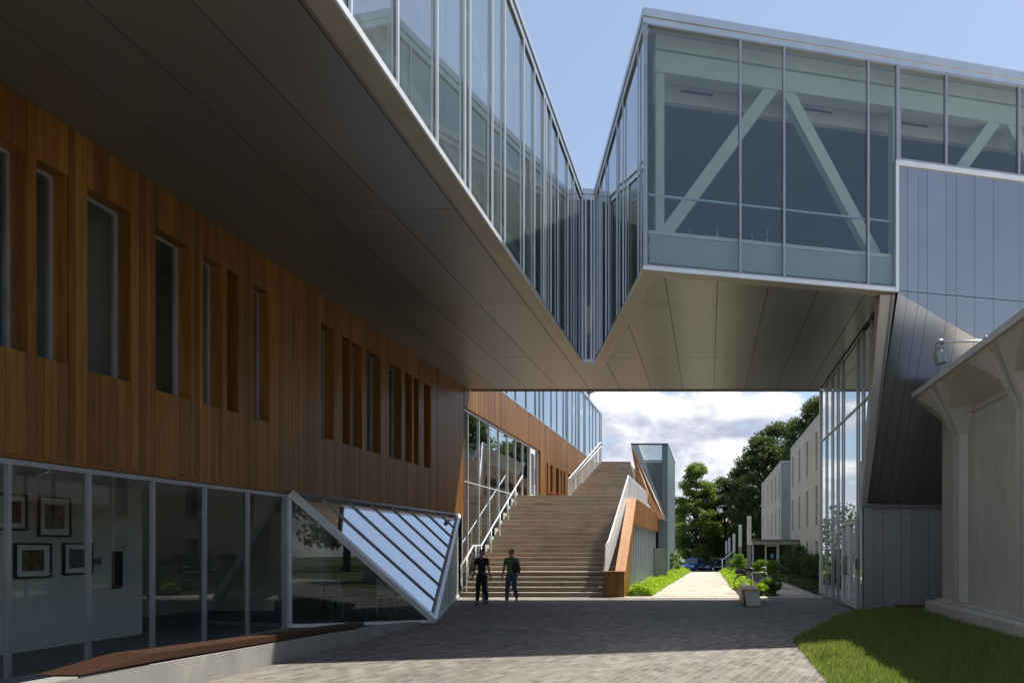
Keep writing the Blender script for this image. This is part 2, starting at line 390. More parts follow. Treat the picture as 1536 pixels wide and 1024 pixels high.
# ================================================================== wood clad building on the left
wood = thing('academic_building', 'long cedar clad building on the left with slot windows and glass wedge bay', 'building', (WX-4,12,0))
wins = [(8.88,9.36),(9.50,9.97),(10.27,11.06),(11.54,12.32),(12.63,13.11),(13.25,13.57),(14.03,14.54),(16.47,17.0),(17.43,17.79),(17.89,18.40),(18.67,19.45),(19.98,20.78),(21.03,21.53),(21.65,22.0),(22.4,22.95)]
WZ = (4.19,6.75)
WW = [(a,b,*WZ) for a,b in wins]
mb = MB(); board_wall(mb, WX, -3.0, 26.1, lambda y: ZW0, lambda y: ZW1-.005, WW)
# end return of the cladding where it turns to the stair glass
for i in range(3): mb.box(WX-.26+i*.087, WX-.26+i*.087+.083, 26.1, 26.13, ZW0, 6.72)
mb.box(WX-.27, WX+.012, -3, 26.12, ZW0-.05, ZW0-.003)
mb.build('wood_cladding', M['cedar'], wood)
for i, (a,b) in enumerate(wins):
    f = MB(); x1 = WX-.215; x0 = WX-.275; w = .05
    f.box(x0,x1,a,a+w,*WZ); f.box(x0,x1,b-w,b,*WZ); f.box(x0,x1,a+w,b-w,WZ[0],WZ[0]+w); f.box(x0,x1,a+w,b-w,WZ[1]-w,WZ[1])
    fr = f.build('window', M['alum'], wood)
    MB().poly([(x0+.03,a+w,WZ[0]+w),(x0+.03,b-w,WZ[0]+w),(x0+.03,b-w,WZ[1]-w),(x0+.03,a+w,WZ[1]-w)]).build('glass_pane', M['glassd'], fr)
# rooms behind
r = MB(); r.box(-14.1,-14.0,-3,26,3.35,7.3); r.build('room_wall', M['pale'], wood)
for y in (8.2,11.3,15.2,19.6,23.6): MB().box(-13.99,WX-.29,y-.06,y+.06,3.36,7.28).build('room_partition', M['pale'], wood)
MB().box(-14.2,WX-.28,-3,25.9,2.95,3.34).build('upper_floor_slab', M['mid'], wood)
MB().box(-14.2,WX-.28,-3,25.9,7.30,7.42).build('upper_ceiling', M['ceil'], wood)
# ground floor glazing
st = [0,1.19,2.38,3.57,4.76,5.95,7.14,8.33,9.52,10.71]
curtain(wood, 'storefront', (WX-.03,4.38), (WX-.03,15.2), (-1,0), st, .0, 2.82, fm='alumf', gm='glassd', w=.05, d=.06, sill=.07)
curtain(wood, 'storefront', (WX-.03,15.09), (WX-.03,15.32), (-1,0), [0.06,.17], .0, 2.82, fm='alum', gm='glassd', w=.08, d=.08, pane=False)
MB().box(-11.35,-11.2,3,14.5,.0,2.9).build('gallery_wall', M['pale'], wood)
r = MB(); r.box(-13.9,-13.8,14,26,0,2.9); r.box(-13.8,-11.36,14.35,14.5,0,2.9); r.box(-13.8,-11.9,19.9,20.1,0,2.9); r.build('back_wall', M['pale'], wood)
dr = MB(); dr.box(-13.79,-13.74,16.2,17.15,.03,2.15); d_ = dr.build('interior_door', M['mid'], wood)
f = MB(); f.box(-13.79,-13.72,16.12,16.2,.03,2.23); f.box(-13.79,-13.72,17.15,17.23,.03,2.23); f.box(-13.79,-13.72,16.2,17.15,2.15,2.23); f.build('door_frame', M['greymetal'], d_)
MB().box(-14.2,WX-.2,-3,25.9,-.06,.012).build('interior_floor', M['mid'], wood)
MB().box(-14.2,WX-.2,-3,25.9,2.84,2.94).build('ground_ceiling', M['ceil'], wood)
MB().box(-11.19,-11.17,13.75,13.98,.95,1.65).build('wall_panel', M['black'], wood)
MB().box(-11.19,-11.17,13.0,13.5,1.4,1.52).build('wall_sign', M['mid'], wood)

# the glass wedge bay
A = Vector((WX,15.24,2.84)); B = Vector((-6.2,16.5,.09)); C = Vector((WX,25.5,2.84)); D0 = Vector((WX,25.5,.06)); A0 = Vector((WX,15.24,.06))
sk = MB(); nrm = (B-A).cross(C-A).normalized()
if nrm.x < 0: nrm = -nrm
sk.bar(A+nrm*.02, B+nrm*.02, .17, .12, nrm); skf = sk.build('skylight_frame', M['alumw'], wood)
e = MB(); e.bar(B, C, .10, .14, nrm); e.build('edge_rail', M['alumw'], skf)
e = MB(); e.bar(A+Vector((.03,.1,.01)), C+Vector((.03,-.1,.01)), .07, .06, nrm); e.build('head_rail', M['alumd'], skf)
prev = None
ks = [0]+[1.2*k for k in range(1,9)]+[10.26]
for i, k in enumerate(ks):
    t = k/10.26; p = A.lerp(C,t); q = B.lerp(C,t)
    if 0 < t < 1: MB().bar(p+nrm*.005, q+nrm*.005, .035, .035, nrm).build('glazing_bar', M['alumd'], skf)
    if prev:
        a0, b0 = prev
        pts = [a0-nrm*.01,b0-nrm*.01,q-nrm*.01,p-nrm*.01] if t < 1 else [a0-nrm*.01,b0-nrm*.01,C-nrm*.01]
        MB().poly(pts).build('skylight_pane', M['skyglass'], skf)
    prev = (p,q)
fr = MB(); fr.bar(A0+Vector((.03,0,.03)), B+Vector((-.05,0,-.03)), .07, .07); fr.bar(A0, A, .06, .06); ff = fr.build('bay_front_frame', M['alumw'], wood)
MB().poly([A0+Vector((0,.02,.05)), B+Vector((-.08,.02,0)), A+Vector((0,.02,-.05))]).build('glass_pane', M['glassd'], ff)
fr = MB(); fr.bar(B+Vector((0,.05,-.03)), D0, .07, .07)
for k in range(1,14):
    t = k/14; p = B.lerp(D0,t); q = B.lerp(C,t); p.z = .06; fr.bar(p, q, .04, .06)
sf = fr.build('bay_side_frame', M['alumw'], wood)
MB().poly([B+Vector((-.03,.05,0)), D0+Vector((-.03,0,0)), C+Vector((-.03,0,-.05))]).build('glass_pane', M['glassd'], sf)

# rear wing: stair side glazing, wood band, upper glazing
RY1 = 59.6; GX = WX-.10
st = [26.16,26.8,28.1,29.4,30.75,32.1,33.4,34.7,36.1,36.2,37.1]
st = [26.16,26.8,28.1,29.4,30.75,32.1,33.4,34.7,36.0,37.0,37.75]
curtain(wood, 'stair_side_glazing', (GX,26.16), (GX,37.8), (-1,0), [s-26.16 for s in st], .0, 6.72, transoms=(4.12,), fm='alumw', gm='glassm', w=.032, d=.035, sill=.07)
d = MB(); d.box(GX-.01,GX+.05,36.03,36.13,4.15,6.62); d.box(GX-.01,GX+.05,36.87,36.97,4.15,6.62); d.box(GX-.01,GX+.05,36.13,36.87,6.4,6.62); d.box(GX-.01,GX+.05,36.13,36.87,4.15,4.35); dd = d.build('glass_door', M['white'], wood)
h = MB(); h.tube([(GX+.1,36.75,4.9),(GX+.1,36.75,5.7)], .02); h.build('door_handle', M['steel'], dd)
slots = []
for u0, u1 in ((820,822.6),(825.3,829.2),(834,838.5),(841,843.2),(845.2,848),(851.5,855.2),(858.2,862),(865.3,868.2),(871,872.4)):
    slots.append((9570/(1063-u0), 9570/(1063-u1)))
SW = [(a,b,4.3,6.3) for a,b in slots]
mb = MB()
board_wall(mb, WX, 37.9, RY1, lambda y: 3.6, lambda y: 8.25, SW, depth=.3)
board_wall(mb, WX, 26.13, 37.9, lambda y: 6.74, lambda y: 8.25, [], depth=.3)
mb.build('rear_wood_cladding', M['cedar'], wood)
for a, b, z0, z1 in SW:
    f = MB(); f.box(WX-.29,WX-.25,a+.001,a+.05,z0,z1); f.box(WX-.29,WX-.25,b-.05,b-.001,z0,z1); fr = f.build('window', M['alumd'], wood)
    MB().poly([(WX-.27,a,z0),(WX-.27,b,z0),(WX-.27,b,z1),(WX-.27,a,z1)]).build('glass_pane', M['glassd'], fr)
mb = MB(); mb.box(-16,WX-.8,37.9,RY1-.4,0,8.2); mb.box(-16,-13.5,26.3,37.9,0,8.2); mb.build('rear_core', M['mid'], wood)
mb = MB(); mb.box(-13.4,GX-.2,26.3,37.8,3.95,4.1); mb.box(-13.4,GX-.2,26.3,37.8,6.9,7.1); mb.build('rear_floor', M['mid'], wood)
s = 0; st = [0]
random.seed(11)
while st[-1] < RY1-26.72-.9: st.append(st[-1]+random.choice((.45,.9,1.25,1.5,1.9)))
st.append(RY1-26.72)
curtain(wood, 'upper_glazing', (WX,26.72), (WX,RY1), (-1,0), st, 8.26, 12.5, fm='alum', gm='glassm', w=.045, d=.06, jitter=.006)
nst = [0,1.5,3,4.6,6]
curtain(wood, 'end_glazing', (WX,RY1), (WX-6,RY1), (0,-1), nst, 8.26, 12.5, fm='alum', gm='glassm', w=.05, d=.14)
mb = MB(); mb.box(-15,WX+.03,26.75,RY1+.03,12.5,12.62); mb.build('rear_roof', M['alum'], wood)
mb = MB(); mb.box(-15,WX-1.6,26.8,RY1-1.2,8.3,12.48); mb.build('rear_upper_core', M['curtain'], wood)

# low plinth wall with the timber bench
plinth = thing('plinth_wall', 'low concrete plinth wall running along the glazed ground floor', 'low wall', (-6.5,11,0))
secs = []
for y, z in ((4.5,.44),(7.4,.40),(12.5,.27),(15.2,.14),(16.35,.07)):
    w = .26 if y < 15.5 else .18
    secs.append([(-6.4-w,y,-.1),(-6.4,y,-.1),(-6.4,y,z),(-6.4-w,y,z)])
MB().loft(secs).build('wall_body', M['kerb'], plinth, bevel=.012)
bench = thing('timber_wall_bench', 'dark red timber bench top tapering along the low concrete plinth', 'bench', (-6.8,9,.4))
def bsec(y, x0, x1, zt, th): return [(x0,y,zt-th),(x1,y,zt-th),(x1,y,zt),(x0,y,zt)]
b = MB(); b.loft([bsec(7.45,-6.85,-6.385,.418,.008),bsec(8.42,-6.86,-6.385,.50,.10)]); b.build('seat_end', M['ipe'], bench, bevel=.003)
b = MB()
for i in range(4):
    f0, f1 = i/4, (i+1)/4
    b.loft([bsec(8.43,-6.86+f0*.475,-6.86+f1*.475-.008,.50,.10),bsec(13.6,-6.62+f0*.235,-6.62+f1*.235-.004,.335,.085)])
b.build('seat_boards', M['ipe'], bench, bevel=.006)

# ================================================================== raised glazed storey (bridge)
br = thing('raised_glass_storey', 'raised storey of glass walls on a grey metal soffit bridging the passage overhead', 'building', (-2,22,ZS))
PLAN = [(-20,-4),(-3.92,-4),(-3.92,22.67),(-3.52,22.72),(-1.32,15.1),(14,18.708),(14,26.7),(-20,26.7)]
IN = inset(PLAN, .30)
# soffit panels on the building grid
mb = MB()
xs = [.19+1.12*k for k in range(-17,5)]; ys = [12.4+4.85*k for k in range(-4,4)]
SOFF = [(x if x < 4 else min(x,4.6), y) for x, y in IN]
SOFF = [p for p in IN]
for i in range(len(xs)-1):
    for j in range(len(ys)-1):
        g = .008
        if xs[i+1] < WX-1: continue
        c = clip(SOFF, xs[i]+g, min(xs[i+1]-g,4.0) if xs[i] < 4.0 else xs[i+1]-g, ys[j]+g, min(ys[j+1]-g,26.62))
        if len(c) >= 3 and not (xs[i] > 4.0): mb.prism(c, ZS, ZS+.02)
sf = mb.build('soffit_panels', M['soffit'], br)
MB().prism(inset(PLAN,.16), ZS+.03, ZS+.08).build('soffit_backing', M['dark'], sf)
# pale edge band along the V and the front
e = MB()
for a, b in ((1,2),(2,3),(3,4),(4,5)):
    p, q = PLAN[a], PLAN[b]; pi, qi = IN[a], IN[b]
    if b == 5:
        t = (4.2-p[0])/(q[0]-p[0]); q = (p[0]+t*(q[0]-p[0]), p[1]+t*(q[1]-p[1])); ti = (4.0-pi[0])/(qi[0]-pi[0]); qi = (pi[0]+ti*(qi[0]-pi[0]), pi[1]+ti*(qi[1]-pi[1]))
    e.prism([p,q,qi,pi], ZS-.012, ZS+.028)
e.prism([(-8.66,26.64),(4.05,26.64),(4.05,26.72),(-8.66,26.72)], ZS-.03, ZS+.2)
e.build('soffit_edge_band', M['trim'], br)
# drip edge + roof edge, one piece per side
def edge_trim(z0, z1, t0, t1, upto=14):
    e = MB()
    for a, b in ((1,2),(2,3),(3,4),(4,5)):
        p, q = Vector(PLAN[a]), Vector(PLAN[b])
        if b == 5: q = Vector(F(upto,0,0)[:2])
        d = (q-p).normalized(); n = Vector((-d.y,d.x)); ln = (q-p).length
        obox(e, p, d, n, -.0 if a != 4 else -.03, ln, t0, t1, z0, z1)
    return e
edge_trim(ZS-.005, ZS+.08, -.03, .05, 5.70).build('drip_edge', M['alumw'], br)
r1 = edge_trim(ZT-.30, ZT-.17, -.015, .10, 15.6).build('roof_edge', M['alum'], br)
edge_trim(ZT-.165, ZT, -.045, .14, 15.6).build('roof_cap', M['alum'], r1)
MB().prism(inset(PLAN,.17), ZT-.16, ZT-.03).build('roof_slab', M['ceil'], br)
MB().prism(inset(PLAN,.28), 8.08, 8.28).build('floor_slab', M['mid'], br)
MB().prism(inset(PLAN,.22), ZS+.09, ZS+.2).build('floor_structure', M['dark'], br)
# curtain walls
ly = [4.0,5.3,6.7,8.02,9.23,10.57,11.77,12.03,13.27,14.09,15.54,16.49,17.43,17.64,18.23,19.06,20.4,21.3,22.62]
curtain(br, 'court_glazing', (-3.92,0), (-3.92,22.67), (-1,0), ly, ZS+.08, ZT-.3, fm='alumw', gm='glassr', w=.03, d=.032, proud=.02, sill=.03, jitter=.004)
cd = Vector((-3.52+3.92,22.72-22.67,0)).normalized()
curtain(br, 'court_end_glazing', (-3.92,22.67), (-3.52,22.72), (-cd.y,cd.x), [.02,.12,.29,.38], ZS+.08, ZT-.3, fm='alum', gm='glassd', w=.05, d=.1, sill=.03)
sd = Vector((-2.2,7.62,0)); sl = sd.length; sd.normalize()
curtain(br, 'court_glazing', (-1.32,15.1), (-3.52,22.72), (sd.y,-sd.x), [t*sl for t in (.004,.088,.334,.4535,.697,.857,.94,.995)], ZS+.08, ZT-.3, fm='alum', gm='glassr', w=.03, d=.032, proud=.02, sill=.03, jitter=.004)
fs = [.03,2.04,3.02,4.98,5.68]
curtain(br, 'front_glazing', F(0,0,0), F(10,0,0), FN, fs, ZS+.08, ZT-.3, fm='alumf', gm='glass', w=.045, d=.09, proud=.035, sill=.03)
curtain(br, 'front_strip_window', F(0,0,0), F(10,0,0), FN, [5.715,6.90,8.79,9.5,11.5,13.2], 10.36, ZT-.3, fm='alumf', gm='glass', w=.05, d=.1, proud=.03, sill=.06)
e = MB(); obox(e, FL, FD, FN, 5.70, 14, -.05, .06, 10.25, 10.36); obox(e, FL, FD, FN, 5.64, 5.71, -.045, .09, ZS-.01, 10.36); e.build('window_sill', M['alumw'], br)
# inside the right box
e = MB(); obox(e, FL, FD, FN, .12, 9.0, .12, .16, ZS+.2, 8.22); e.build('spandrel_panel', M['frost'], br)
e = MB(); obox(e, FL, FD, FN, .1, 5.6, .1, .2, 8.225, 8.30); e.build('spandrel_cap', M['truss'], br)
e = MB(); obox(e, FL, FD, FN, .1, 5.6, .10, .135, 9.02, 9.06); e.build('guard_rail', M['steel'], br)
tr = MB(); obox(tr, FL, FD, FN, .3, 14, .45, .80, 11.85, 12.29); obox(tr, FL, FD, FN, .3, 14, .42, .78, 12.33, 12.62); tr = tr.build('roof_beam', M['truss'], br)
def diag(s0, z0, s1, z1, w=.26):
    MB().bar(F(s0,.62,z0), F(s1,.62,z1), w, .24, FN).build('brace', M['truss'], tr)
diag(.25,8.05,2.95,11.95); diag(3.25,11.95,5.75,7.9); diag(8.6,12.0,6.6,9.3); diag(8.9,12.0,11.2,8.6)
c = MB(); obox(c, FL, FD, FN, 5.85, 6.05, .5, .75, 8.3, 11.9); obox(c, FL, FD, FN, .32, .5, .5, .7, 8.3, 11.9); c.build('column', M['truss'], tr)
b = MB(); obox(b, FL, FD, FN, .4, 14, 1.25, 1.4, 11.72, 12.55); bk = b.build('bulkhead', M['white'], br)
for s in (1.0,3.9,6.4):
    g = MB(); obox(g, FL, FD, FN, s, s+.75, 1.235, 1.249, 11.98, 12.03); g.build('air_slot', M['black'], bk)
b = MB(); b.prism([F(.6,1.42,0)[:2],F(15,1.42,0)[:2],(13.5,24.2),(-3.0,24.2)], 11.73, 11.9); b.build('inner_ceiling', M['mid'], br)
for k, (s, t) in enumerate(((1.3,3.4),(3.9,3.2),(6.6,3.3),(9.2,3.6),(2.6,5.8))):
    g = MB(); obox(g, FL, FD, FN, s, s+.05, t, t+1.3, 11.68, 11.725); g.build('ceiling_slot', M['black'], br)
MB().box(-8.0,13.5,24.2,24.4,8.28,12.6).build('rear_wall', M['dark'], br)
# inside the left arm
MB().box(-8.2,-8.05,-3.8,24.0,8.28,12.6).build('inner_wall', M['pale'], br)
b = MB()
for k in range(6): b.box(-7.9,-4.3,-3.0+k*4.85,-2.8+k*4.85,12.1,12.6)
b.build('ceiling_beam', M['truss'], br)
rod = MB(); rod.bar((-4.35,10.4,12.5),(-4.35,19.6,8.4),.05); rod.bar((-4.35,8.4,8.4),(-4.35,-1,12.5),.05); rod.build('tension_rod', M['truss'], br)
st = [0,2,4,6,8,10,12,14,16,18,20,22]
curtain(br, 'rear_glazing', (-8.6,26.7), (13.5,26.7), (0,-1), st, ZS+.2, ZT-.17, fm='alum', gm='glassm', w=.05, d=.1)
# metal rain screen panels under the strip window
seams = [5.70,5.94,6.20,6.43,6.90,7.16,7.63,8.12,8.82,9.3,9.55,10.1,10.6,11.3,11.8,12.4,13.2,14.0]
fold = lambda s: 7.43-.46*(s-5.68)
bot = lambda s: 4.05+1.06*(s-5.68)          # x on the lower line y = 18.96, z = 2.85
pn = MB(); g = .004
for a, b in zip(seams, seams[1:]):
    obox(pn, FL, FD, FN, a+g, b-g, -.01, .02, 7.465, 10.24)
    lo0, lo1 = fold(a+g), fold(b-g)
    if lo0 > 7.45: continue
    q = [F(a+g,-.01,max(lo0,2.85)),F(b-g,-.01,max(lo1,2.85)),F(b-g,-.01,7.45),F(a+g,-.01,7.45)]
    pn.loft([[Vector(p)+FN*.03 for p in q], q])
up = pn.build('rain_screen', M['zincwall'], br)
bk = MB(); obox(bk, FL, FD, FN, 5.70, 14, .03, .1, 8.0, 10.24); obox(bk, FL, FD, FN, 6.3, 14, .035, .1, 7.2, 8.0); bk.build('panel_backing', M['dark'], up)

# ================================================================== entrance pavilion: tilted metal wall over a glazed lobby
ent = thing('entrance_pavilion', 'entrance block with tilted metal wall above grey panels and tall glazed lobby doors', 'building', (6,22,0))
pn = MB()
for a, b in zip(seams, seams[1:]):
    z0a, z1a = fold(a+g), fold(b-g)
    if z1a < 3.2: break
    q = [(bot(a+g),18.96,2.85),(bot(b-g),18.96,2.85),F(b-g,-.01,z1a-.004),F(a+g,-.01,z0a-.004)]
    pn.slab(q, -.03 if False else .03)
tw = pn.build('tilted_metal_wall', M['zincwall'], ent)
bk = MB().slab([(4.12,19.03,2.87),(11,19.03,2.87),F(13.0,.06,4.2),F(5.75,.06,7.36)], .04); bk.build('panel_backing', M['dark'], tw)
fin = MB(); fin.loft([[(4.05-.10,18.93,2.80),(4.05+.03,18.93,2.80),(4.05+.03,19.25,2.80),(4.05-.10,19.25,2.80)],[(3.86,16.50,7.40),(4.20,16.50,7.40),(4.20,16.95,7.40),(3.86,16.95,7.40)]]); fin.build('edge_fin', M['fin'], tw)
fin = MB(); fin.loft([[(4.06,18.95,2.82),(4.08,18.95,2.82),(4.08,19.2,2.82),(4.06,19.2,2.82)],[(4.12,16.45,7.40),(4.16,16.45,7.40),(4.16,16.9,7.40),(4.12,16.9,7.40)]]); fin.build('edge_flange', M['alumd'], tw)
MB().box(4.0,12,18.99,19.3,2.76,2.84).build('lower_edge', M['alumd'], tw)
lw = MB(); x = 4.02
for w in (.22,.3,.47,.26,.47,.47,.26,.5,.6,.6,.6,.6):
    y = 18.98 if x < 4.2 else 19.08
    lw.box(x+.005, x+w-.005, y, y+.03, -.05, 2.755); x += w
lw = lw.build('grey_wall_panels', M['greymetal'], ent)
MB().box(4.06,12,19.12,19.3,-.05,2.75).build('panel_backing', M['dark'], lw)
# lobby
yl = [19.3,20.0,22.2,23.1,24.1,25.3,26.6]
lb = curtain(ent, 'lobby_glazing', (4.05,19.3), (4.05,26.7), (1,0), [y-19.3 for y in yl], .04, ZS-.02, transoms=(2.5,5.55), fm='alumf', gm='glassm', w=.035, d=.04, sill=.08, skip=())
curtain(ent, 'lobby_rear_glazing', (4.05,26.68), (10,26.68), (0,-1), [0,1.5,3,4.5,5.9], .04, ZS-.02, transoms=(2.5,), fm='alumw', gm='glass', w=.055, d=.12)
MB().poly([(4.08,19.27,2.62),(4.08,19.0,2.9),(4.08,16.98,7.38),(4.08,19.27,7.38)]).build('glass_pane', M['glassm'], lb)
for y_, z_ in ((18.3,4.55),(17.6,6.0)): MB().box(4.03,4.07,y_,y_+.035,z_,7.39).build('mullion', M['alumf'], lb)
MB().box(4.03,4.07,17.85,19.27,5.53,5.57).build('transom', M['alumf'], lb)
for y0, y1, hy in ((20.06,21.09,20.95),(21.11,22.14,21.25)):
    d = MB(); x0, x1 = 4.0, 4.07
    d.box(x0,x1,y0,y0+.06,.06,2.46); d.box(x0,x1,y1-.06,y1,.06,2.46); d.box(x0,x1,y0+.06,y1-.06,.06,.2); d.box(x0,x1,y0+.06,y1-.06,2.38,2.46)
    dd = d.build('entrance_door', M['alumw'], ent)
    h = MB(); h.tube([(4.0,hy,.95),(3.92,hy,.95),(3.92,hy,1.45),(4.0,hy,1.45)], .016); h.build('door_handle', M['black'], dd)
MB().box(3.96,4.0,19.75,19.85,1.15,1.4).build('card_reader', M['black'], ent)
MB().box(3.98,12,19.4,26.65,-.04,.03).build('lobby_floor', M['mid'], ent)
MB().box(9.9,10.0,19.4,26.6,.03,7.4).build('lobby_inner_wall', M['mid'], ent)
MB().box(4.3,9.9,20.5,26.0,3.9,4.1).build('lobby_mezzanine', M['ceil'], ent)

wb = thing('timber_ledge', 'low red timber ledge at the foot of the grey metal wall', 'bench', (5,18.7,0))
b = MB(); b.box(4.75,6.0,18.35,18.42,0,.27); b.box(4.75,6.0,18.43,18.72,.2,.27); b.build('ledge_board', M['ipe'], wb, bevel=.008)

# ================================================================== precast concrete building on the right
pc = thing('concrete_hall', 'beige precast concrete building on the right with flared ribs under a sloping eave', 'building', (7,10,0))
PX, PE, PYE = 5.38, 4.715, 16.9
b = MB(); b.loft([[(PX,y,.50),(PX+.7,y,.50),(PX+.7,y,5.14),(PE+.01,y,5.14),(PX,y,4.588)] for y in (-6,PYE)]); b.build('wall', M['precast'], pc, bevel=.01)
MB().box(PX+.71,26,-6,PYE-.05,-.3,4.1).build('rear_body', M['precast'], pc)
MB().box(PX+.71,26,-6,PYE-.1,4.101,4.16).build('roof', M['roofing'], pc)  # unseen roof, set low and pale for a tan reflection in the tilted wall
b = MB(); b.loft([[(5.04,y,-.3),(PX+.6,y,-.3),(PX+.6,y,.495),(5.08,y,.495),(5.04,y,.455)] for y in (-6,PYE+.2)]); b.build('plinth', M['precast'], pc, bevel=.01)
b = MB(); b.box(5.20,PX-.002,-6,PYE-.02,.497,.555); b.build('base_ledge', M['precast'], pc, bevel=.008)
c = MB()
for y0, y1 in ((-6,-2.0),(-1.98,2.2),(2.22,6.35),(6.37,10.1),(10.12,12.75),(12.765,PYE+.02)): c.box(PE-.03, PX+.74, y0, y1, 5.145, 5.275)
c.build('roof_cap', M['cap'], pc, bevel=.006)
def rib(yb, sgn):
    secs = []
    for z, xo, wi, wo in ((.56,5.225,.30,.17),(4.05,5.225,.30,.17),(4.588,4.985,.60,.17),(5.13,4.735,1.0,.13)):
        xi = PX+.02 if z <= 4.588 else PX+.02-(z-4.588)*1.21
        y0 = yb+sgn*(0 if z < 4.2 else .07 if z < 4.8 else .20)
        secs.append([(xi+.05,y0,z),(xo,y0,z),(xo,y0+sgn*wo,z),(xi,y0+sgn*wi,z),(xi+.05,y0+sgn*wi,z)])
    MB().loft(secs).build('rib', M['precast'], pc, bevel=.01)
for y0 in (15.52,12.30,9.08,5.86): rib(y0+.028, 1); rib(y0-.028, -1)
b = MB()
for y0, y1 in ((15.85,16.86),(12.63,15.19),(9.41,11.97),(6.19,8.75)): b.box(PX-.03,PX-.003,y0+.02,y1-.02,4.46,4.55)
b.build('panel_lip', M['precast'], pc, bevel=.01)

lamp = thing('flood_lamp', 'grey floodlight on a thin steel arm fixed to the concrete eave', 'lamp', (PE,12.74,5.29))
MB().tube([(PE+.12,12.738,5.258),(PE+.02,12.738,5.303),(4.041,12.738,5.276)], .018, 10).build('arm', M['steel'], lamp, True)
MB().tube([(PE+.1,12.738,5.240),(PE+.1,12.738,5.383)], .035, 12).build('arm_bracket', M['steel'], lamp, True)
MB().tube([(4.068,12.738,5.285),(3.996,12.738,5.285),(3.978,12.738,5.222),(3.983,12.738,5.097)], [.05,.052,.055,.05], 16).build('knuckle', M['lampgrey'], lamp, True)
hd = MB().tube([(3.980,12.738,5.124),(3.996,12.738,5.079),(4.032,12.738,4.909),(4.034,12.738,4.901)], [.085,.1,.105,.098], 24).build('lamp_head', M['lampgrey'], lamp)
# ================================================================== ground
def struct(o): o['kind'] = 'structure'; return o
g = MB(); ys = [-120,53.4,55.5,400]; zs = [-.06,-.06,-1.34,-1.34]
for i in range(3): g.poly([(-260,ys[i],zs[i]),(260,ys[i],zs[i]),(260,ys[i+1],zs[i+1]),(-260,ys[i+1],zs[i+1])])
struct(g.build('ground', M['field']))
EDGE = [(1.30,-2),(1.45,7.0),(1.52,9.26),(1.57,13.45),(2.6,16.0),(3.93,18.85)]
struct(MB().poly([(-6.42,-6)]+[(1.3,-6)]+EDGE+[(4.0,19.0),(4.0,25.3),(-8.74,25.3),(-8.74,16.6),(-6.42,16.4)]).build('pavement', M['paver']))
struct(MB().poly([(-8.72,25.3),(4.0,25.3),(4.0,26.2),(-8.72,26.2)]).build('apron', M['path']))
pm = MB()
yy = 26.2
while yy < 53.2:
    y2 = min(yy+3.0, 53.2); xl = lambda y: -2.1+(y-25.6)*.030; xr = lambda y: 1.08-(y-25.6)*.010
    pm.hexa([(xl(yy),yy+.006,-.1),(xr(yy),yy+.006,-.1),(xr(y2),y2-.006,-.1),(xl(y2),y2-.006,-.1),(xl(yy),yy+.006,.004),(xr(yy),yy+.006,.004),(xr(y2),y2-.006,.004),(xl(y2),y2-.006,.004)]); yy = y2
struct(pm.build('path', M['path']))
struct(MB().poly([(2.45,26.2),(3.95,26.2),(3.72,38),(4.9,48.2),(3.3,48.2),(3.0,40),(2.75,33)]).build('side_path', M['path']))
for pts in ([(-2.92,26.21),(-2.13,26.21),(-1.30,53.2),(-2.92,53.2)],[(1.10,26.21),(2.43,26.21),(2.73,33),(2.98,40),(3.28,48),(2.6,53),(.82,53.2)],[(3.97,26.8),(6.08,26.8),(6.08,54),(4.95,48.2),(3.75,38)]):
    struct(MB().poly([(x,y,-.012) for x,y in pts]).build('planting_soil', M['soil']))
struct(MB().poly([(-8.6,4.5,-.02),(-6.66,4.5,-.02),(-6.55,16.3,-.02),(-8.6,15.2,-.02)]).build('planting_strip', M['soil']))
struct(MB().poly([(-60,58,-1.30),(60,58,-1.30),(60,112,-1.30),(-60,112,-1.30)]).build('car_park', M['asphalt']))
k = MB()
for i in range(4): k.box(-1.2,.85,53.25+i*.35,53.25+(i+1)*.35-.005,-1.4,-.17*(i+1)+.0)
struct(k.build('path_steps', M['path']))
for x0, x1 in ((-2.9,-1.32),(.84,2.7)): struct(MB().box(x0,x1,53.22,53.5,-1.4,.06).build('retaining_kerb', M['slat'] if False else M['concrete']))

struct(MB().poly([(-40,-70,-.03),(5,-70,-.03),(5,-6.02,-.03),(-40,-6.02,-.03)]).build('bounce_ground', M['path']))  # unseen pale ground added behind the camera to bounce light onto the soffit
# lawn
LAWN = EDGE+[(5.0,18.5),(5.05,18.6),(5.05,-2)]
def lz(x, y): 
    d = max(0, min(1, (x-1.55)/1.6)); e = max(0, min(1, (x-2.2)/2.6)); g = max(0, min(1, (18.9-y)/2.0)); return .015+.05*d*(2-d)+.15*e*e*(3-2*e)*(.35+.65*g)+.02*math.sin(x*1.7+y*.6)*d
lm = MB(); 
def edge_x(y):
    for (xa,ya),(xb,yb) in zip(EDGE,EDGE[1:]):
        if ya <= y <= yb: return xa+(xb-xa)*(y-ya)/(yb-ya)
    return EDGE[-1][0]
rows = [-2+.5*i for i in range(42)]
rows = [y for y in rows if y < 18.6]+[18.7]
def xr_(y): return 5.06 if y < 17.1 else 5.6
for ya, yb in zip(rows, rows[1:]):
    n = 10
    for i in range(n):
        P = []
        for (y, t) in ((ya,i/n),(ya,(i+1)/n),(yb,(i+1)/n),(yb,i/n)):
            x = edge_x(y)+(xr_(y)-edge_x(y))*t; P.append((x,y,lz(x,y)))
        lm.poly(P)
struct(lm.build('lawn', M['turf']))

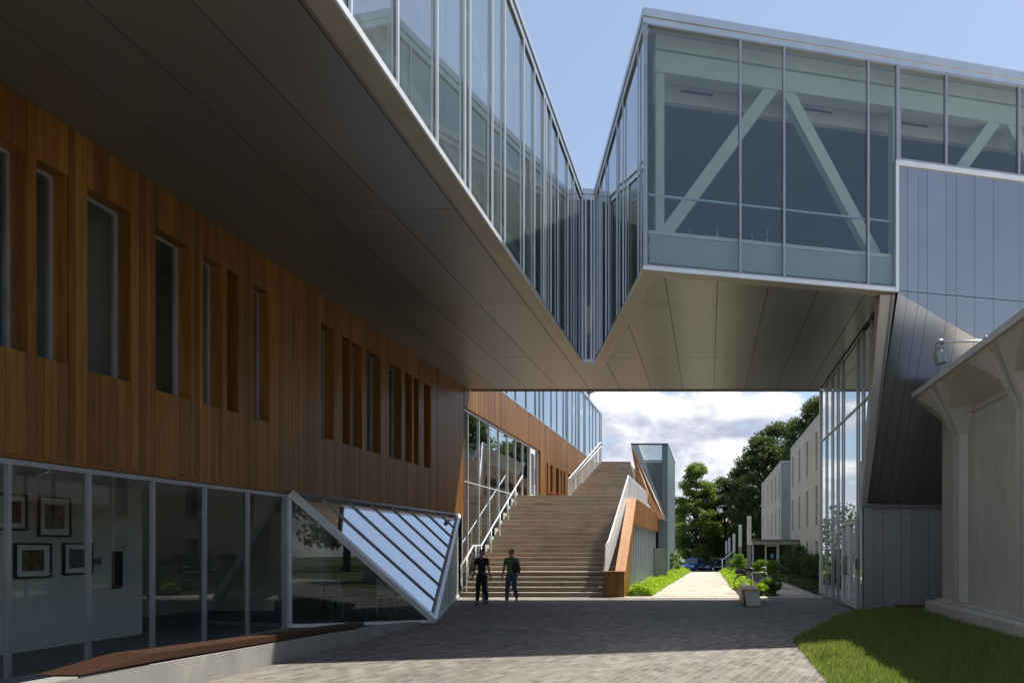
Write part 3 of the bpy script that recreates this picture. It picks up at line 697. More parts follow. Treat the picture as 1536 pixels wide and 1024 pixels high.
def leaf_mesh(name, pts, nrm_up, size, mat, parent=None, seed=0, aspect=.55, local=False):
    """many small leaf-shaped faces at the given points"""
    rng = np.random.default_rng(seed); n = len(pts)
    d = rng.normal(size=(n,3)); d[:,2] = d[:,2]*.55-.15; d /= np.linalg.norm(d,axis=1)[:,None]
    u = rng.normal(size=(n,3)); u[:,2] += nrm_up; s = np.cross(d,u); s /= np.linalg.norm(s,axis=1)[:,None]+1e-9
    L_ = size*rng.uniform(.6,1.25,n)[:,None]; W = L_*aspect*.5
    up = np.cross(s,d)
    v = np.stack([pts, pts+d*L_*.45+s*W+up*L_*.06, pts+d*L_, pts+d*L_*.45-s*W+up*L_*.06],1).reshape(-1,3)
    me = bpy.data.meshes.new(name); me.vertices.add(4*n); me.vertices.foreach_set('co', v.astype(np.float32).ravel())
    me.loops.add(4*n); me.loops.foreach_set('vertex_index', np.arange(4*n,dtype=np.int32))
    me.polygons.add(n); me.polygons.foreach_set('loop_start', np.arange(0,4*n,4,dtype=np.int32)); me.update(calc_edges=True)
    return link(name, me, mat, parent, local=local)

# grass blades
rng = np.random.default_rng(3)
nb = 150000
y = 6.0+rng.random(nb)**1.35*12.6; x0 = np.array([edge_x(v) for v in y]); x1 = np.where(y<17.1,5.05,5.5)
x = x0-.05*rng.random(nb)**2+(x1-x0)*rng.random(nb)
z = np.array([lz(a,b) for a,b in zip(x,y)])
ang = rng.random(nb)*6.283; pt = np.sin(x*5.3+1.7*np.sin(y*2.1))*np.cos(y*4.4+x*1.3)+.6*np.sin(x*13+y*9); tall = rng.uniform(.035,.12,nb)*(1+.38*pt/1.6); lean = rng.uniform(.01,.07,nb); la = rng.random(nb)*6.283; w = rng.uniform(.0035,.007,nb)
b0 = np.stack([x-np.cos(ang)*w, y-np.sin(ang)*w, z-.01],1); b1 = np.stack([x+np.cos(ang)*w, y+np.sin(ang)*w, z-.01],1); tp = np.stack([x+np.cos(la)*lean, y+np.sin(la)*lean, z+tall],1)
v = np.stack([b0,b1,tp],1).reshape(-1,3)
me = bpy.data.meshes.new('lawn_grass'); me.vertices.add(3*nb); me.vertices.foreach_set('co', v.astype(np.float32).ravel()); me.loops.add(3*nb); me.loops.foreach_set('vertex_index', np.arange(3*nb,dtype=np.int32)); me.polygons.add(nb); me.polygons.foreach_set('loop_start', np.arange(0,3*nb,3,dtype=np.int32)); me.update(calc_edges=True)
tag(link('lawn_grass', me, M['blade']), kind='stuff')

# ================================================================== outdoor stair
stair = thing('outdoor_stair', 'wide outdoor concrete stair climbing between cedar walls to an upper terrace', 'staircase', (-6,26,0))
random.seed(5)
TR = MB(); GR = MB()
def treads(parent):
    global TR, GR
    TR.build('treads', M['tread'], parent, bevel=.006); TR = MB(); GR.build('risers', M['stairg'], parent); GR = MB()
def rx(y): return -3.68+(y-25.5)*.085 if y < 30 else -3.29
def step(mb, y0, y1, zt, xa, xb, th=.42, splits=(.36,.68)):
    c = [xa]+[xa+(xb-xa)*s for s in splits]+[xb]
    for a, b in zip(c, c[1:]):
        (mb if a == xa else GR).box(a+.004, b-.004, y0, y1, zt-th, zt-.030); TR.box(a+.003, b-.003, y0-.010, y1, zt-.029, zt)
m = MB()
for i in range(5): step(m, 25.5+.3*i, 25.5+.3*(i+1)+(.02 if i < 4 else .72), .17*(i+1), -8.66, rx(25.5+.3*i), .17*(i+1)+.05)
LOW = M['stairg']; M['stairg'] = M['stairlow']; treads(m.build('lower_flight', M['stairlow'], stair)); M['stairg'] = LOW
m = MB()
for j in range(19): step(m, 27.4+.31*j, 27.4+.31*(j+1)+.02, .85+.17*(j+1), -8.68, rx(27.4+.31*j), .5)
treads(m.build('main_flight', M['stair'], stair))
m = MB()
for i in range(3):
    for j in range(3): m.box(-8.68+1.79*i+.004, -8.68+1.79*(i+1)-.004, 33.31+1.9*j+.004, 33.31+1.9*(j+1)-.004, 3.8, 4.08)
m.box(-8.68,-6.8,39.02,58,3.8,4.08)
m.build('landing', M['stair'], stair)
m = MB()
for j in range(13):
    t = j/12; xa = -6.74+1.0*t; xb = -3.34-.8*t
    step(m, 35.2+.3*j, 35.2+.3*(j+1)+.02, 4.08+.17*(j+1), xa, xb, .7, (.5,))
treads(m.build('upper_flight', M['stair'], stair))
MB().box(-5.75,-4.25,39.1,57,5.6,6.27).build('terrace', M['stair'], stair)
m = MB(); m.box(-8.5,-3.4,28.6,33.2,0,.9); m.box(-8.5,-3.4,33.4,56,0,3.7); m.build('stair_base', M['dark'], stair)
# left handrail
X = -8.45
h = MB(); h.tube([(X,25.05,.42),(X,25.05,1.11),(X,26.33,1.80),(X,27.25,1.80),(X,33.3,5.0),(X,33.3,4.05)], .028, 10)
hr = h.build('handrail', M['alumw'], stair, True)
p = MB()
for yb, zb, zt in ((25.6,.17,1.4),(26.6,.85,1.8),(27.25,.85,1.8),(28.5,1.5,2.44),(29.7,2.2,3.08),(30.9,2.85,3.71),(32.1,3.5,4.34)): p.tube([(X,yb,zb),(X,yb,zt)], .02, 8)
p.build('rail_post', M['alumw'], hr, True)
q = MB()
for yb in np.arange(27.8,33.0,.62): 
    zb = .85+.17*(int((yb-27.4)/.31)+1); q.box(X-.22,X-.20,yb,yb+.5,zb+.03,zb+.32)
q.build('toe_panel', M['frost'], hr)
# upper left rail with balusters
a = Vector((-6.68,35.1,4.08)); b = Vector((-5.66,38.9,6.28))
h = MB(); h.tube([a+Vector((0,-.25,.95)), a+Vector((0,.1,1.0)), b+Vector((-.05,-.2,1.0)), b+Vector((0,.9,1.0))], .03, 10); h.tube([a+Vector((.02,-.1,.78)), b+Vector((-.03,-.1,.80)), b+Vector((0,.9,.80))], .022, 8)
h2 = h.build('handrail', M['alumw'], stair, True)
for k in range(27):
    t = k/26; c0 = a.lerp(b,t); MB().bar(c0+Vector((-.03,0,-.05)), c0+Vector((-.03,0,1.0)), .03 if k % 5 else .05).build('baluster', M['alumw'], h2)
# right guard plate
gp = MB(); gx = lambda y: -3.70+.0952*(y-26.0)
gp.slab([(gx(y),y,z) for y,z in ((26.0,.88),(26.15,1.72),(26.6,2.0),(30.2,4.65),(30.2,3.55),(26.5,.87))], .015); gp.slab([(-3.28,30.21,3.70),(-3.28,30.21,4.65),(-3.28,39.0,4.65),(-3.28,39.0,3.70)], .015)
gu = gp.build('guard_plate', M['cap'], stair)
h = MB(); h.tube([(-3.72,25.95,.5),(-3.72,25.95,.88),(-3.68,26.1,1.78),(-3.61,26.55,2.02),(-3.31,30.2,4.68),(-3.31,39.0,4.68)], .032, 10); h.build('handrail', M['alumw'], gu, True)
for k in range(15): MB().box(-3.26,-3.235,30.4+k*.6,30.43+k*.6,3.7,4.63).build('baluster', M['alumw'], gu)

# cedar clad pavilion wall flanking the stair
pav = thing('stair_pavilion', 'low cedar clad wing right of the stair with slanted parapet and louvred glazing', 'building', (-4,34,0))
zt = lambda y: .88 if y < 26.05 else min(3.72, .88+(y-26.05)*.72)
zb = lambda y: 0.0 if y < 27.2 else min(2.66, (y-27.2)*1.48)
m = MB(); board_wall(m, -2.95, 25.58, 42.95, zb, zt, [], depth=.2, core=True, brk=(26.05,27.2,27.6,28.0,28.5,28.99,29.99))
m.build('wood_cladding', M['cedar'], pav)
c = MB(); pts = [(26.0,.885),(29.97,3.74),(42.95,3.74)]
for (ya,za),(yb,zb_) in zip(pts,pts[1:]):
    for i in range(2):
        xa = -3.32+i*.187; n = max(1,int((yb-ya)/2.2))
        for j in range(n):
            t0, t1 = j/n, (j+1)/n
            c.hexa([(xa,ya+(yb-ya)*t0+.004,za+(zb_-za)*t0-.03),(xa+.182,ya+(yb-ya)*t0+.004,za+(zb_-za)*t0-.03),(xa+.182,ya+(yb-ya)*t1-.004,za+(zb_-za)*t1-.03),(xa,ya+(yb-ya)*t1-.004,za+(zb_-za)*t1-.03),
                    (xa,ya+(yb-ya)*t0+.004,za+(zb_-za)*t0),(xa+.182,ya+(yb-ya)*t0+.004,za+(zb_-za)*t0),(xa+.182,ya+(yb-ya)*t1-.004,za+(zb_-za)*t1),(xa,ya+(yb-ya)*t1-.004,za+(zb_-za)*t1)])
c.build('parapet_cap', M['slat'], pav)
m = MB(); x = -3.70
while x < -3.2: m.box(x+.002,x+.108,25.55,25.58,0,.86); x += .11
m.box(-3.7,-3.16,25.585,26.0,0,.86); m.box(-3.70,-2.94,25.54,26.06,.862,.90)
m.build('end_block', M['cedar'], pav)
c = MB(); c.slab([(-3.255,25.9,.5),(-3.255,26.0,.85),(-3.255,29.97,3.7),(-3.255,42.9,3.7),(-3.255,42.9,.02),(-3.255,25.9,.02)], .03); c.build('inner_face', M['fin'], pav)
MB().poly([(-3.12,26.95,.05),(-3.12,28.6,.05),(-3.12,28.6,2.66)]).build('glass_pane', M['glassm'], pav)
for y_, z_ in ((27.55,.95),(28.1,1.8)): MB().box(-3.13,-3.09,y_,y_+.05,.05,z_).build('mullion', M['alum'], pav)
curtain(pav, 'louvre_glazing', (-3.12,28.62), (-3.12,42.9), (-1,0), [1.09*k for k in range(14)], .08, 2.68, fm='alum', gm='glassm', w=.05, d=.05, proud=.03)
MB().box(-3.11,-2.98,27.1,42.9,-.05,.08).build('sill', M['concrete'], pav)

# blue grey stair tower
tw = thing('stair_tower', 'tall blue grey metal tower with a diagonal front and glass corner at the stair head', 'building', (-3.3,46,0))
Y0, Y1, TX0, TX1, TZ = 43.0, 52.5, -2.74, -2.405, 7.84
m = MB(); m.box(TX0,TX1-.005,Y0,Y0+.25,0,TZ-.1)
yy = Y0+.01
while yy < Y1: m.box(TX1-.045,TX1,yy+.006,min(yy+1.15,Y1)-.006,-1.0,TZ-.1); yy += 1.15
m.box(TX0+.02,TX1-.05,Y0+.26,Y1,-1.0,TZ-.15)
m.build('side_panels', M['bluezinc'], tw)
m = MB(); m.box(-4.56,TX1+.02,Y0-.03,Y0+.12,TZ-.09,TZ+.02); m.box(TX0,TX1+.02,Y0+.121,Y1,TZ-.09,TZ+.02); m.box(-4.56,TX0-.002,Y1-.15,Y1,TZ-.09,TZ+.02); m.build('roof_edge', M['alumd'], tw)
MB().box(-2.95,TX0-.004,Y0+.05,Y0+.3,0,3.5).build('filler_panel', M['bluezinc'], tw)
def dx(z): return -2.46-(z-3.3)*(2.08/4.48)
MB().loft([[(dx(3.3)-.12,y,3.3),(dx(3.3)+.02,y,3.3),(dx(7.73)+.40,y,7.73),(dx(7.73),y,7.73)] for y in (Y0-.06,Y1)]).build('diagonal_edge', M['alumb'], tw)
m = MB()
def bp_(x, z, o):
    y = Y0+o-(7.65-z)*.76; return (x*y/(Y0+o), y, 1.7+(z-1.7)*y/(Y0+o))
def fx(z, t): return dx(z)-.012-(.04+.62*min(1,(7.65-z)/2.1)*min(1,max(.35,(z-2.4)/1.7)))*t
for i in range(6):
    a0, a1 = i/6, (i+1)/6
    Z5 = (3.4,4.5,5.6,6.7,7.65)
    m.loft([[bp_(fx(z,a1)+.005,z,o) for z in Z5]+[bp_(fx(z,a0),z,o) for z in reversed(Z5)] for o in (-.16,-.07)])
m.build('diagonal_boards', M['cedar'], tw)
MB().loft([[(dx(3.9)+.05,y,3.9),(TX0-.005,y,4.4),(TX0-.005,y,6.8),(dx(6.8)+.32,y,6.8)] for y in (Y0+.3,Y1-.3)]).build('tower_body', M['bluezinc'], tw)
MB().poly([(dx(6.8)+.32,Y0+.06,6.87),(TX0-.005,Y0+.06,6.87),(TX0-.005,Y0+.06,7.73),(dx(7.73)+.40,Y0+.06,7.73)]).build('glass_pane', M['glass'], tw)
MB().poly([(TX0-.005,Y0+.05,4.2),(TX0-.005,Y0+.05,6.79),(dx(6.8)+.30,Y0+.05,6.79),(dx(4.2)+.08,Y0+.05,4.2)]).build('glass_pane', M['glassd'], tw)
MB().box(dx(6.8)+.26,TX0-.006,Y0,Y0+.12,6.80,6.87).build('transom', M['alumd'], tw)

# ================================================================== dormitory blocks
def panel_face(mb, X, y0, y1, z0, z1, wins, w=1.18):
    yy = y0
    cuts = sorted({y0,y1}|{c for wi in wins for c in wi[:2]}|{y0+w*k for k in range(1,int((y1-y0)/w)) if not any(wi[0]-.12 < y0+w*k < wi[1]+.12 for wi in wins)})
    for a, b in zip(cuts,cuts[1:]):
        mid = (a+b)/2
        for s0, s1 in cut_spans(z0,z1,[(wi[2],wi[3]) for wi in wins if wi[0] < mid < wi[1]]):
            mb.box(X, X+.22, a+.012, b-.012, s0, s1)
def dorm(name, label, X, y0, y1, zb, zt, cols, rows, ww):
    t = thing(name, label, 'building', (X,(y0+y1)/2,0))
    wins = [(c-ww/2,c+ww/2,a,b) for c in cols for a,b in rows]
    m = MB(); panel_face(m, X, y0, y1, zb, zt, wins); m.box(X+.03,X+.21,y0,y1,zt-.02,zt+.0) if False else None
    m.build('wall', M['dorm'], t)
    MB().box(X+.2,X+11,y0+.05,y1-.05,zb,zt-.1).build('core', M['dormgrey'], t)
    MB().box(X-.03,X+11.2,y0-.02,y1+.02,zt,zt+.08).build('roof_edge', M['cap'], t)
    for a,b,c,d in wins:
        f = MB(); f.box(X+.13,X+.18,a+.013,a+.07,c,d); f.box(X+.13,X+.18,b-.07,b-.013,c,d); f.box(X+.13,X+.18,a+.07,b-.07,(c+d)/2-.03,(c+d)/2+.03)
        fr = f.build('window', M['alumd'], t)
        MB().poly([(X+.16,a,c),(X+.16,b,c),(X+.16,b,d),(X+.16,a,d)]).build('glass_pane', M['glassd'], fr)
    return t
d1 = dorm('dormitory', 'pale ribbed concrete dormitory beyond the glazed lobby, the nearer of two', 6.10, 27.2, 54.6, -.3, 9.0, [29.5,33.6,37.6,41.5,45.4,49.3,53.2], [(6.1,8.3),(3.0,5.2),(.2,2.1)], .85)
d2 = dorm('dormitory', 'farther pale concrete dormitory with dark grey end wall behind the entry canopy', 6.06, 61.5, 84.0, -1.5, 8.95, [63,66.3,70.5,75,81], [(5.9,8.2),(2.8,5.1),(0,2.0)], .9)
m = MB()
for i in range(6): m.box(6.07+i*.9+.01,6.07+(i+1)*.9-.01,61.38,61.49,-1.5,8.9)
m.build('end_wall', M['dormgrey'], d2)
ent2 = thing('entry_canopy', 'flat roofed glazed entry porch with cream framed door between the two dormitories', 'porch', (4.4,50.5,0))
MB().box(2.85,6.09,49.0,54.4,2.20,2.30).build('canopy_roof', M['alumd'], ent2)
MB().box(2.92,6.09,49.15,54.2,1.98,2.19).build('fascia', M['precast'], ent2)
m = MB(); m.box(2.97,3.06,49.9,50.0,-.05,1.97); m.box(5.95,6.05,49.9,50.0,-.05,1.97); m.box(4.72,4.80,49.9,50.0,-.05,1.97); m.build('post', M['white'], ent2)
m = MB(); cr = M['dorm']
m.box(3.83,3.93,49.88,49.96,-.05,1.96); m.box(4.62,4.71,49.88,49.96,-.05,1.96); m.box(3.94,4.61,49.88,49.96,-.05,.1); m.box(3.94,4.61,49.88,49.96,.72,.8); m.box(3.94,4.61,49.88,49.96,1.84,1.96)
do = m.build('entry_door', M['white'], ent2)
MB().poly([(3.93,49.93,.1),(4.62,49.93,.1),(4.62,49.93,1.84),(3.93,49.93,1.84)]).build('glass_pane', M['glassd'], do)
MB().box(4.2,4.42,49.865,49.872,1.05,1.32).build('paper_notice', mottled('cyan_paper',(.12,.5,.55),(.16,.55,.6),3,.8,0), do)
MB().poly([(3.06,49.95,0),(3.83,49.95,0),(3.83,49.95,1.97),(3.06,49.95,1.97)]).build('glass_pane', M['glassd'], ent2)
MB().poly([(4.8,49.95,0),(5.95,49.95,0),(5.95,49.95,1.97),(4.8,49.95,1.97)]).build('glass_pane', M['glassd'], ent2)
MB().box(3.0,6.08,53.9,54.1,-.5,1.97).build('rear_wall', M['dark'], ent2)
house = thing('brick_house', 'small brick house with a white gable trim glimpsed between trees', 'house', (2.5,128,-1.3))
m = MB(); m.box(-1.5,7,126,134,-1.3,3.4); m.build('wall', mottled('brick',(.16,.07,.045),(.22,.1,.065),8,.9,.2,40), house)
m = MB(); m.loft([[(x,125.6,3.3),(x,134.4,3.3),(x,130,6.6)] for x in (-1.9,7.4)]); m.build('roof', mottled('roof_tile',(.13,.06,.045),(.18,.08,.06),6,.9,.2,40), house)
m = MB(); m.bar((-1.95,125.5,3.25),(-1.95,130,6.65),.3,.12); m.build('gable_trim', M['white'], house)
m = MB(); m.box(.5,1.7,125.95,125.99,.2,1.9); m.build('window', M['dark'], house)

# ================================================================== light columns
posts = [(2.0,36.2,3.29),(2.0,46.5,3.2),(2.0,58,2.86),(2.0,71,2.73),(2.0,83,2.53)]
names = ['nearest and tallest looking light column, standing by the bicycle','second light column along the path, behind the small bright shrub','third light column along the path, white top above the far shrubs','fourth light column, just right of the dark parked wagon','smallest and farthest light column at the end of the row by the parked cars']
P0 = None
for (x,y,zt_), lb in zip(posts, names):
    if P0 is None:
        P0 = thing('light_column', lb, 'lamp post', (x,y,zt_), 0, 'square light columns along the path')
        m = MB(); m.box(-.10,.10,-.10,.10,-4.3,-1.42); m.build('post', M['greymetal'], P0, local=True, bevel=.008)
        m = MB(); m.box(-.10,-.012,-.10,.10,-1.41,0); m.box(.012,.10,-.10,.10,-1.41,0); m.box(-.012,.012,-.07,.07,-1.41,-.02); m.build('lamp_shade', M['white'], P0, local=True)
    else:
        c = copy_tree(P0); c.location = (x,y,zt_); c['label'] = lb

# cube bench, bollard, sign stand, rail
cb = thing('block_bench', 'short bench block with slatted wood top and pale concrete end face', 'bench', (1.3,22.5,0))
m = MB(); m.loft([[(1.12,21.72,.0),(1.55,21.72,0),(1.50,21.78,.44),(1.06,21.78,.44)],[(1.12,21.86,.0),(1.55,21.86,0),(1.50,21.92,.44),(1.06,21.92,.44)]]); m.build('end_block', M['blockend'], cb, bevel=.008)
m = MB(); m.box(1.07,1.5,21.93,24.0,.05,.42); m.build('core', M['dark'], cb)
m = MB()
for i in range(5): m.box(1.0+i*.102,1.0+i*.102+.094,21.74,24.05,.445,.485)
m.build('seat_slats', M['slat'], cb, bevel=.004)
m = MB()
for i in range(4): m.box(1.0,1.06,21.86,24.05,.03+i*.102,.03+i*.102+.094)
m.build('side_slats', M['slat'], cb, bevel=.004)
bo = thing('bollard', 'pale square bollard standing behind the walker in dark clothes', 'bollard', (-6.98,22.9,0))
m = MB(); m.box(-7.06,-6.9,22.82,22.98,0,.93); m.build('post', M['concrete'], bo, bevel=.01)
m = MB(); m.box(-7.065,-6.895,22.815,22.985,.935,.955); m.build('cap', M['cap'], bo)
sg = thing('screen_panel', 'grey translucent screen panel on two posts beside the louvred glazing', 'panel', (-2.5,37,0))
m = MB(); m.box(-2.72,-2.66,36.0,36.06,0,1.75); m.box(-2.12,-2.06,36.0,36.06,0,1.75); m.build('post', M['alumd'], sg)
m = MB(); m.box(-2.655,-2.125,36.02,36.04,.25,1.7); m.build('panel', M['frostg'], sg)
hr = thing('path_handrail', 'thin grey handrail at the top of the steps at the path end', 'handrail', (.95,52,0))
m = MB(); m.tube([(.95,50.5,0),(.95,50.5,.85),(.97,52.8,.88),(1.9,54.6,1.5)],.02,8); m.tube([(.97,52.8,0),(.97,52.8,.87)],.02,8); m.build('rail', M['steel'], hr, True)
sc_ = thing('security_camera', 'small dark camera on the roof edge of the far glazed wing', 'camera', (WX,53.2,12.62))
m = MB(); m.tube([(WX,53.2,12.62),(WX+.05,53.2,13.0)],.05,8); m.build('bracket', M['black'], sc_)
m = MB(); m.tube([(WX-.1,53.5,13.0),(WX-.05,53.3,13.08),(WX+.35,52.6,13.0)],[.1,.17,.15],10); m.build('camera_body', M['black'], sc_)

# ================================================================== bicycle
bk = thing('bicycle', 'pale framed bicycle with rear rack bag parked behind the block bench', 'bicycle', (1.80,27.6,0), R(-12))
def wheel(cx, r=.335):
    t = MB(); n = 36; k = 8; secs = []
    for i in range(n+1):
        a = 2*math.pi*i/n; secs.append([(cx+(r+.017*math.cos(b*2*math.pi/k))*math.cos(a), .017*math.sin(b*2*math.pi/k), r+.017+(r+.017*math.cos(b*2*math.pi/k))*math.sin(a)) for b in range(k)])
    t.loft(secs, False); w_ = t.build('wheel', M['rubber'], bk, True, local=True)
    s = MB()
    for i in range(16):
        a = 2*math.pi*i/16; s.tube([(cx,.02*(-1)**i,r+.017),(cx+(r-.02)*math.cos(a),0,r+.017+(r-.02)*math.sin(a))], .0025, 4)
    s.tube([(cx,-.05,r+.017),(cx,.05,r+.017)], .025, 8); s.build('spokes', M['steel'], w_, local=True)
wheel(-.52); wheel(.52)
fw = paint('bike_frame_cream', (.62,.6,.52), .3, .1)
f = MB(); bb = (-.08,0,.3); st_ = (-.2,0,.78); hd_ = (.36,0,.8); hl = (.4,0,.66); ra = (-.52,0,.352); fa = (.52,0,.352)
f.tube([bb,st_],.018); f.tube([st_,hd_],.018); f.tube([bb,hl],.021); f.tube([hd_,hl],.022)
for s in (-.05,.05): f.tube([bb,(ra[0],s,ra[2])],.011); f.tube([st_,(ra[0],s,ra[2])],.01); f.tube([hl,(fa[0],s,fa[2])],.014)
f.build('frame', fw, bk, True, local=True)
h = MB(); h.tube([hd_,(.34,0,.98)],.014); h.tube([(.22,-.3,.98),(.33,-.2,1.0),(.36,0,.99),(.33,.2,1.0),(.22,.3,.98)],.013); h.build('handlebar', M['alumw'], bk, True, local=True)
s = MB(); s.tube([(-.35,0,.90),(-.25,0,.915),(-.05,0,.90)],[.085,.075,.03],10); s.tube([st_,(-.22,0,.89)],.014); s.build('saddle', M['black'], bk, True, local=True)
s = MB(); s.box(-.80,-.42,-.07,.07,.735,.75); s.tube([(-.74,.06,.74),(-.54,.06,.36)],.007); s.tube([(-.74,-.06,.74),(-.54,-.06,.36)],.007); s.build('rack', M['black'], bk, local=True)
s = MB(); s.box(-.80,-.45,-.11,.11,.752,.90); s.build('rack_bag', M['black'], bk, bevel=.03, local=True)
s = MB(); s.tube([(-.08,-.05,.3),(-.03,-.05,.14)],.012); s.tube([(-.08,.05,.3),(-.13,.05,.46)],.012); s.box(-.09,.03,-.15,-.06,.125,.15); s.box(-.19,-.07,.06,.15,.45,.475); s.build('crank', M['steel'], bk, local=True)
s = MB(); s.tube([(.55,0,.72),(.47,0,.735),(.3,0,.62)],.03,8) if False else s.tube([(-.30,0,.7),(-.5,0,.722),(-.72,0,.66),(-.85,0,.5)],.022,6); s.build('mudguard', M['alumd'], bk, True, local=True)

# ================================================================== cars
def car(name, label, cat, loc, rz, body, ln, wd, ht, wagon, group, roof=None):
    t = thing(name, label, cat, loc, rz, group); pm_ = paint(name+'_paint', body, .22, .35); h = ln/2; w = wd/2
    def sec(x, ww, z0, z1, ins=.06): return [(x,-ww,z0+.08),(x,-ww+.05,z0),(x,ww-.05,z0),(x,ww,z0+.08),(x,ww,z1-.14),(x,ww-ins,z1),(x,-ww+ins,z1),(x,-ww,z1-.14)]
    sh = ht*.60
    m = MB(); m.loft([sec(-h,w*.84,.32,sh*.92,.14),sec(-h+.18,w*.97,.22,sh*.99),sec(-h+.9,w,.2,sh),sec(0,w,.2,sh),sec(h-1.25,w,.2,sh*.97),sec(h-.55,w*.97,.2,sh*.86),sec(h-.12,w*.88,.24,sh*.76,.12),sec(h,w*.76,.32,sh*.64,.14)]); m.build('body', pm_, t, True, local=True)
    # cabin: pillars/roof plus glass
    xb0, xb1 = (-h+.12, h-1.15); xt0, xt1 = (-h+(.42 if wagon else .95), h-1.15-(1.05 if not wagon else .95)); tw_ = w*.80
    zr = ht
    m = MB(); m.loft([[(xb0,-w*.95,sh-.04),(xb1,-w*.93,sh-.06),(xb1,w*.93,sh-.06),(xb0,w*.95,sh-.04)],[(xt0,-tw_,zr-.06),(xt1,-tw_,zr-.06),(xt1,tw_,zr-.06),(xt0,tw_,zr-.06)]]); m.build('cabin_glass', M['carglass'], t, local=True)
    m = MB(); m.loft([[(xt0-.05,-tw_-.02,zr-.075),(xt1+.05,-tw_-.02,zr-.075),(xt1+.05,tw_+.02,zr-.075),(xt0-.05,tw_+.02,zr-.075)],[(xt0+.08,-tw_+.1,zr),(xt1-.12,-tw_+.1,zr),(xt1-.12,tw_-.1,zr),(xt0+.08,tw_-.1,zr)]]); m.build('roof', roof or pm_, t, local=True)
    m = MB()
    for s in (-1,1):
        for tb, tt in ((1,1),(.58,.58),(.26,.2),(0,0)):
            m.bar((xb0+(xb1-xb0)*tb, s*w*.955, sh-.03),(xt0+(xt1-xt0)*tt, s*(tw_+.012), zr-.06), .09, .03, (0,1,0))
    m.build('pillars', pm_, t, local=True)
    for x in (-h+.85, h-.9):
        for s in (-1,1):
            m = MB(); m.tube([(x,s*(w-.22),.31),(x,s*(w+.01),.31)], .31, 20); wh = m.build('wheel', M['rubber'], t, local=True)
            m = MB(); m.tube([(x,s*(w-.1),.31),(x,s*(w+.02),.31)], .2, 14); m.build('rim', M['alumw'], wh, local=True)
    for s in (-1,1):
        m = MB(); m.box(h-.22,h-.03,s*w*.72-.2,s*w*.72+.2,sh*.58,sh*.72); m.build('headlight', M['alumw'], t, local=True, bevel=.04)
        m = MB(); m.box(xb1-.35,xb1-.2,s*(w+.08)-.09,s*(w+.08)+.09,sh,sh+.15); m.build('wing_mirror', pm_, t, local=True, bevel=.03)
    m = MB(); m.box(h-.06,h+.01,-.45,.45,sh*.42,sh*.54); m.build('grille', M['black'], t, local=True)
    return t
M['carglass'] = mottled('car_window', (.012,.015,.018), (.02,.024,.028), 1, .04, 0, spec=.9)
G = 'cars parked beyond the path'
car('parked_minivan','blue minivan parked at the path end, left of the dark wagon','car',(-2.0,97,-1.3),R(-90-20),(.035,.11,.36),4.5,1.8,1.72,True,G)
car('parked_wagon','dark navy wagon parked right of the blue minivan','car',(.75,97,-1.3),R(-90-40),(.025,.034,.06),4.5,1.76,1.46,True,G)
car('parked_wagon','white roofed car mostly hidden behind the dark navy wagon','car',(1.45,102,-1.3),R(-90-48),(.7,.7,.7),4.6,1.8,1.66,True,G)
# ================================================================== trees and shrubs
def crown_pts(rng, n, clumps, spread):
    c = np.array([q[:3] for q in clumps]); r = np.array([q[3] for q in clumps]); wts = r**2/np.sum(r**2)
    k = rng.choice(len(c), n, p=wts); d = rng.normal(size=(n,3)); d /= np.linalg.norm(d,axis=1)[:,None]
    rad = r[k][:,None]*rng.random((n,1))**.42
    return c[k]+d*rad*np.array([1,1,.62])*spread
def tree(name, label, x, y, zb, h, rw, mat, n, seed, shape='oval', leaf=.3, base=.18, group='trees beyond the path', ncl=70, cr=.24, hide_limbs=False):
    rng = np.random.default_rng(seed); t = thing(name, label, 'tree', (x,y,zb), 0, group)
    tr = MB(); lean = rng.normal(size=2)*.02*h
    spine = [(0,0,-.2),(lean[0]*.2,lean[1]*.2,h*.25),(lean[0]*.6,lean[1]*.6,h*.55),(lean[0],lean[1],h*.9)]
    r0 = .02*h+.05
    tr.tube(spine, [r0,r0*.75,r0*.45,r0*.1], 9)
    clumps = []
    for i in range(ncl):
        f = base+(1-base)*rng.random()**.85
        if shape == 'oval': env = math.sin(math.pi*min(1,max(.03,(f-base)/(1-base)))**.75)**.6
        elif shape == 'cone': env = (1-(f-base)/(1-base))**.7*.9+.12
        else: env = (1-((f-base)/(1-base)-.45)**2*2.6)
        env = max(.12, env); a = rng.random()*6.283; rr = rw*env*(.35+.65*rng.random()**.5)
        cx, cy, cz = math.cos(a)*rr+lean[0]*f, math.sin(a)*rr+lean[1]*f, h*f*.97
        clumps.append((cx,cy,cz,rw*cr*(.6+.8*rng.random())))
        if i % 2 == 0 and not hide_limbs:
            z0 = max(h*.16, cz-rr*.9); tr.tube([(lean[0]*z0/h,lean[1]*z0/h,z0),(cx*.5,cy*.5,(z0+cz)/2+.05*h*.3),(cx,cy,cz)], [r0*.3,r0*.18,r0*.05], 5)
    tr.build('trunk', M['bark'], t, True, local=True)
    leaf_mesh('crown', crown_pts(rng, n, clumps, 1.0), .8, leaf, M[mat], t, seed, .6, local=True)
    return t
tree('maple_tree','bright green tree right of the blue grey tower, sunlit low branches',-1.8,105,-1.3,15.2,3.4,'leafA',32000,21,'oval',.30,.08,ncl=130,cr=.27)
tree('maple_tree','slim darker tree standing behind the sunlit one, near the middle of the gap',2.6,108,-1.3,13.4,4.0,'leafB',16000,22,'oval',.30,.1,ncl=100)
tree('oak_tree','mid height dark tree between the slim tree and the tall spreading one',5.2,106,-1.3,14.6,4.0,'leafB',14000,31,'round',.34,.1,ncl=90)
tree('oak_tree','tall spreading dark tree left of the dormitory roofline',7.6,100,-1.3,18.6,5.2,'leafB',32000,23,'round',.31,.12,ncl=170,cr=.19)
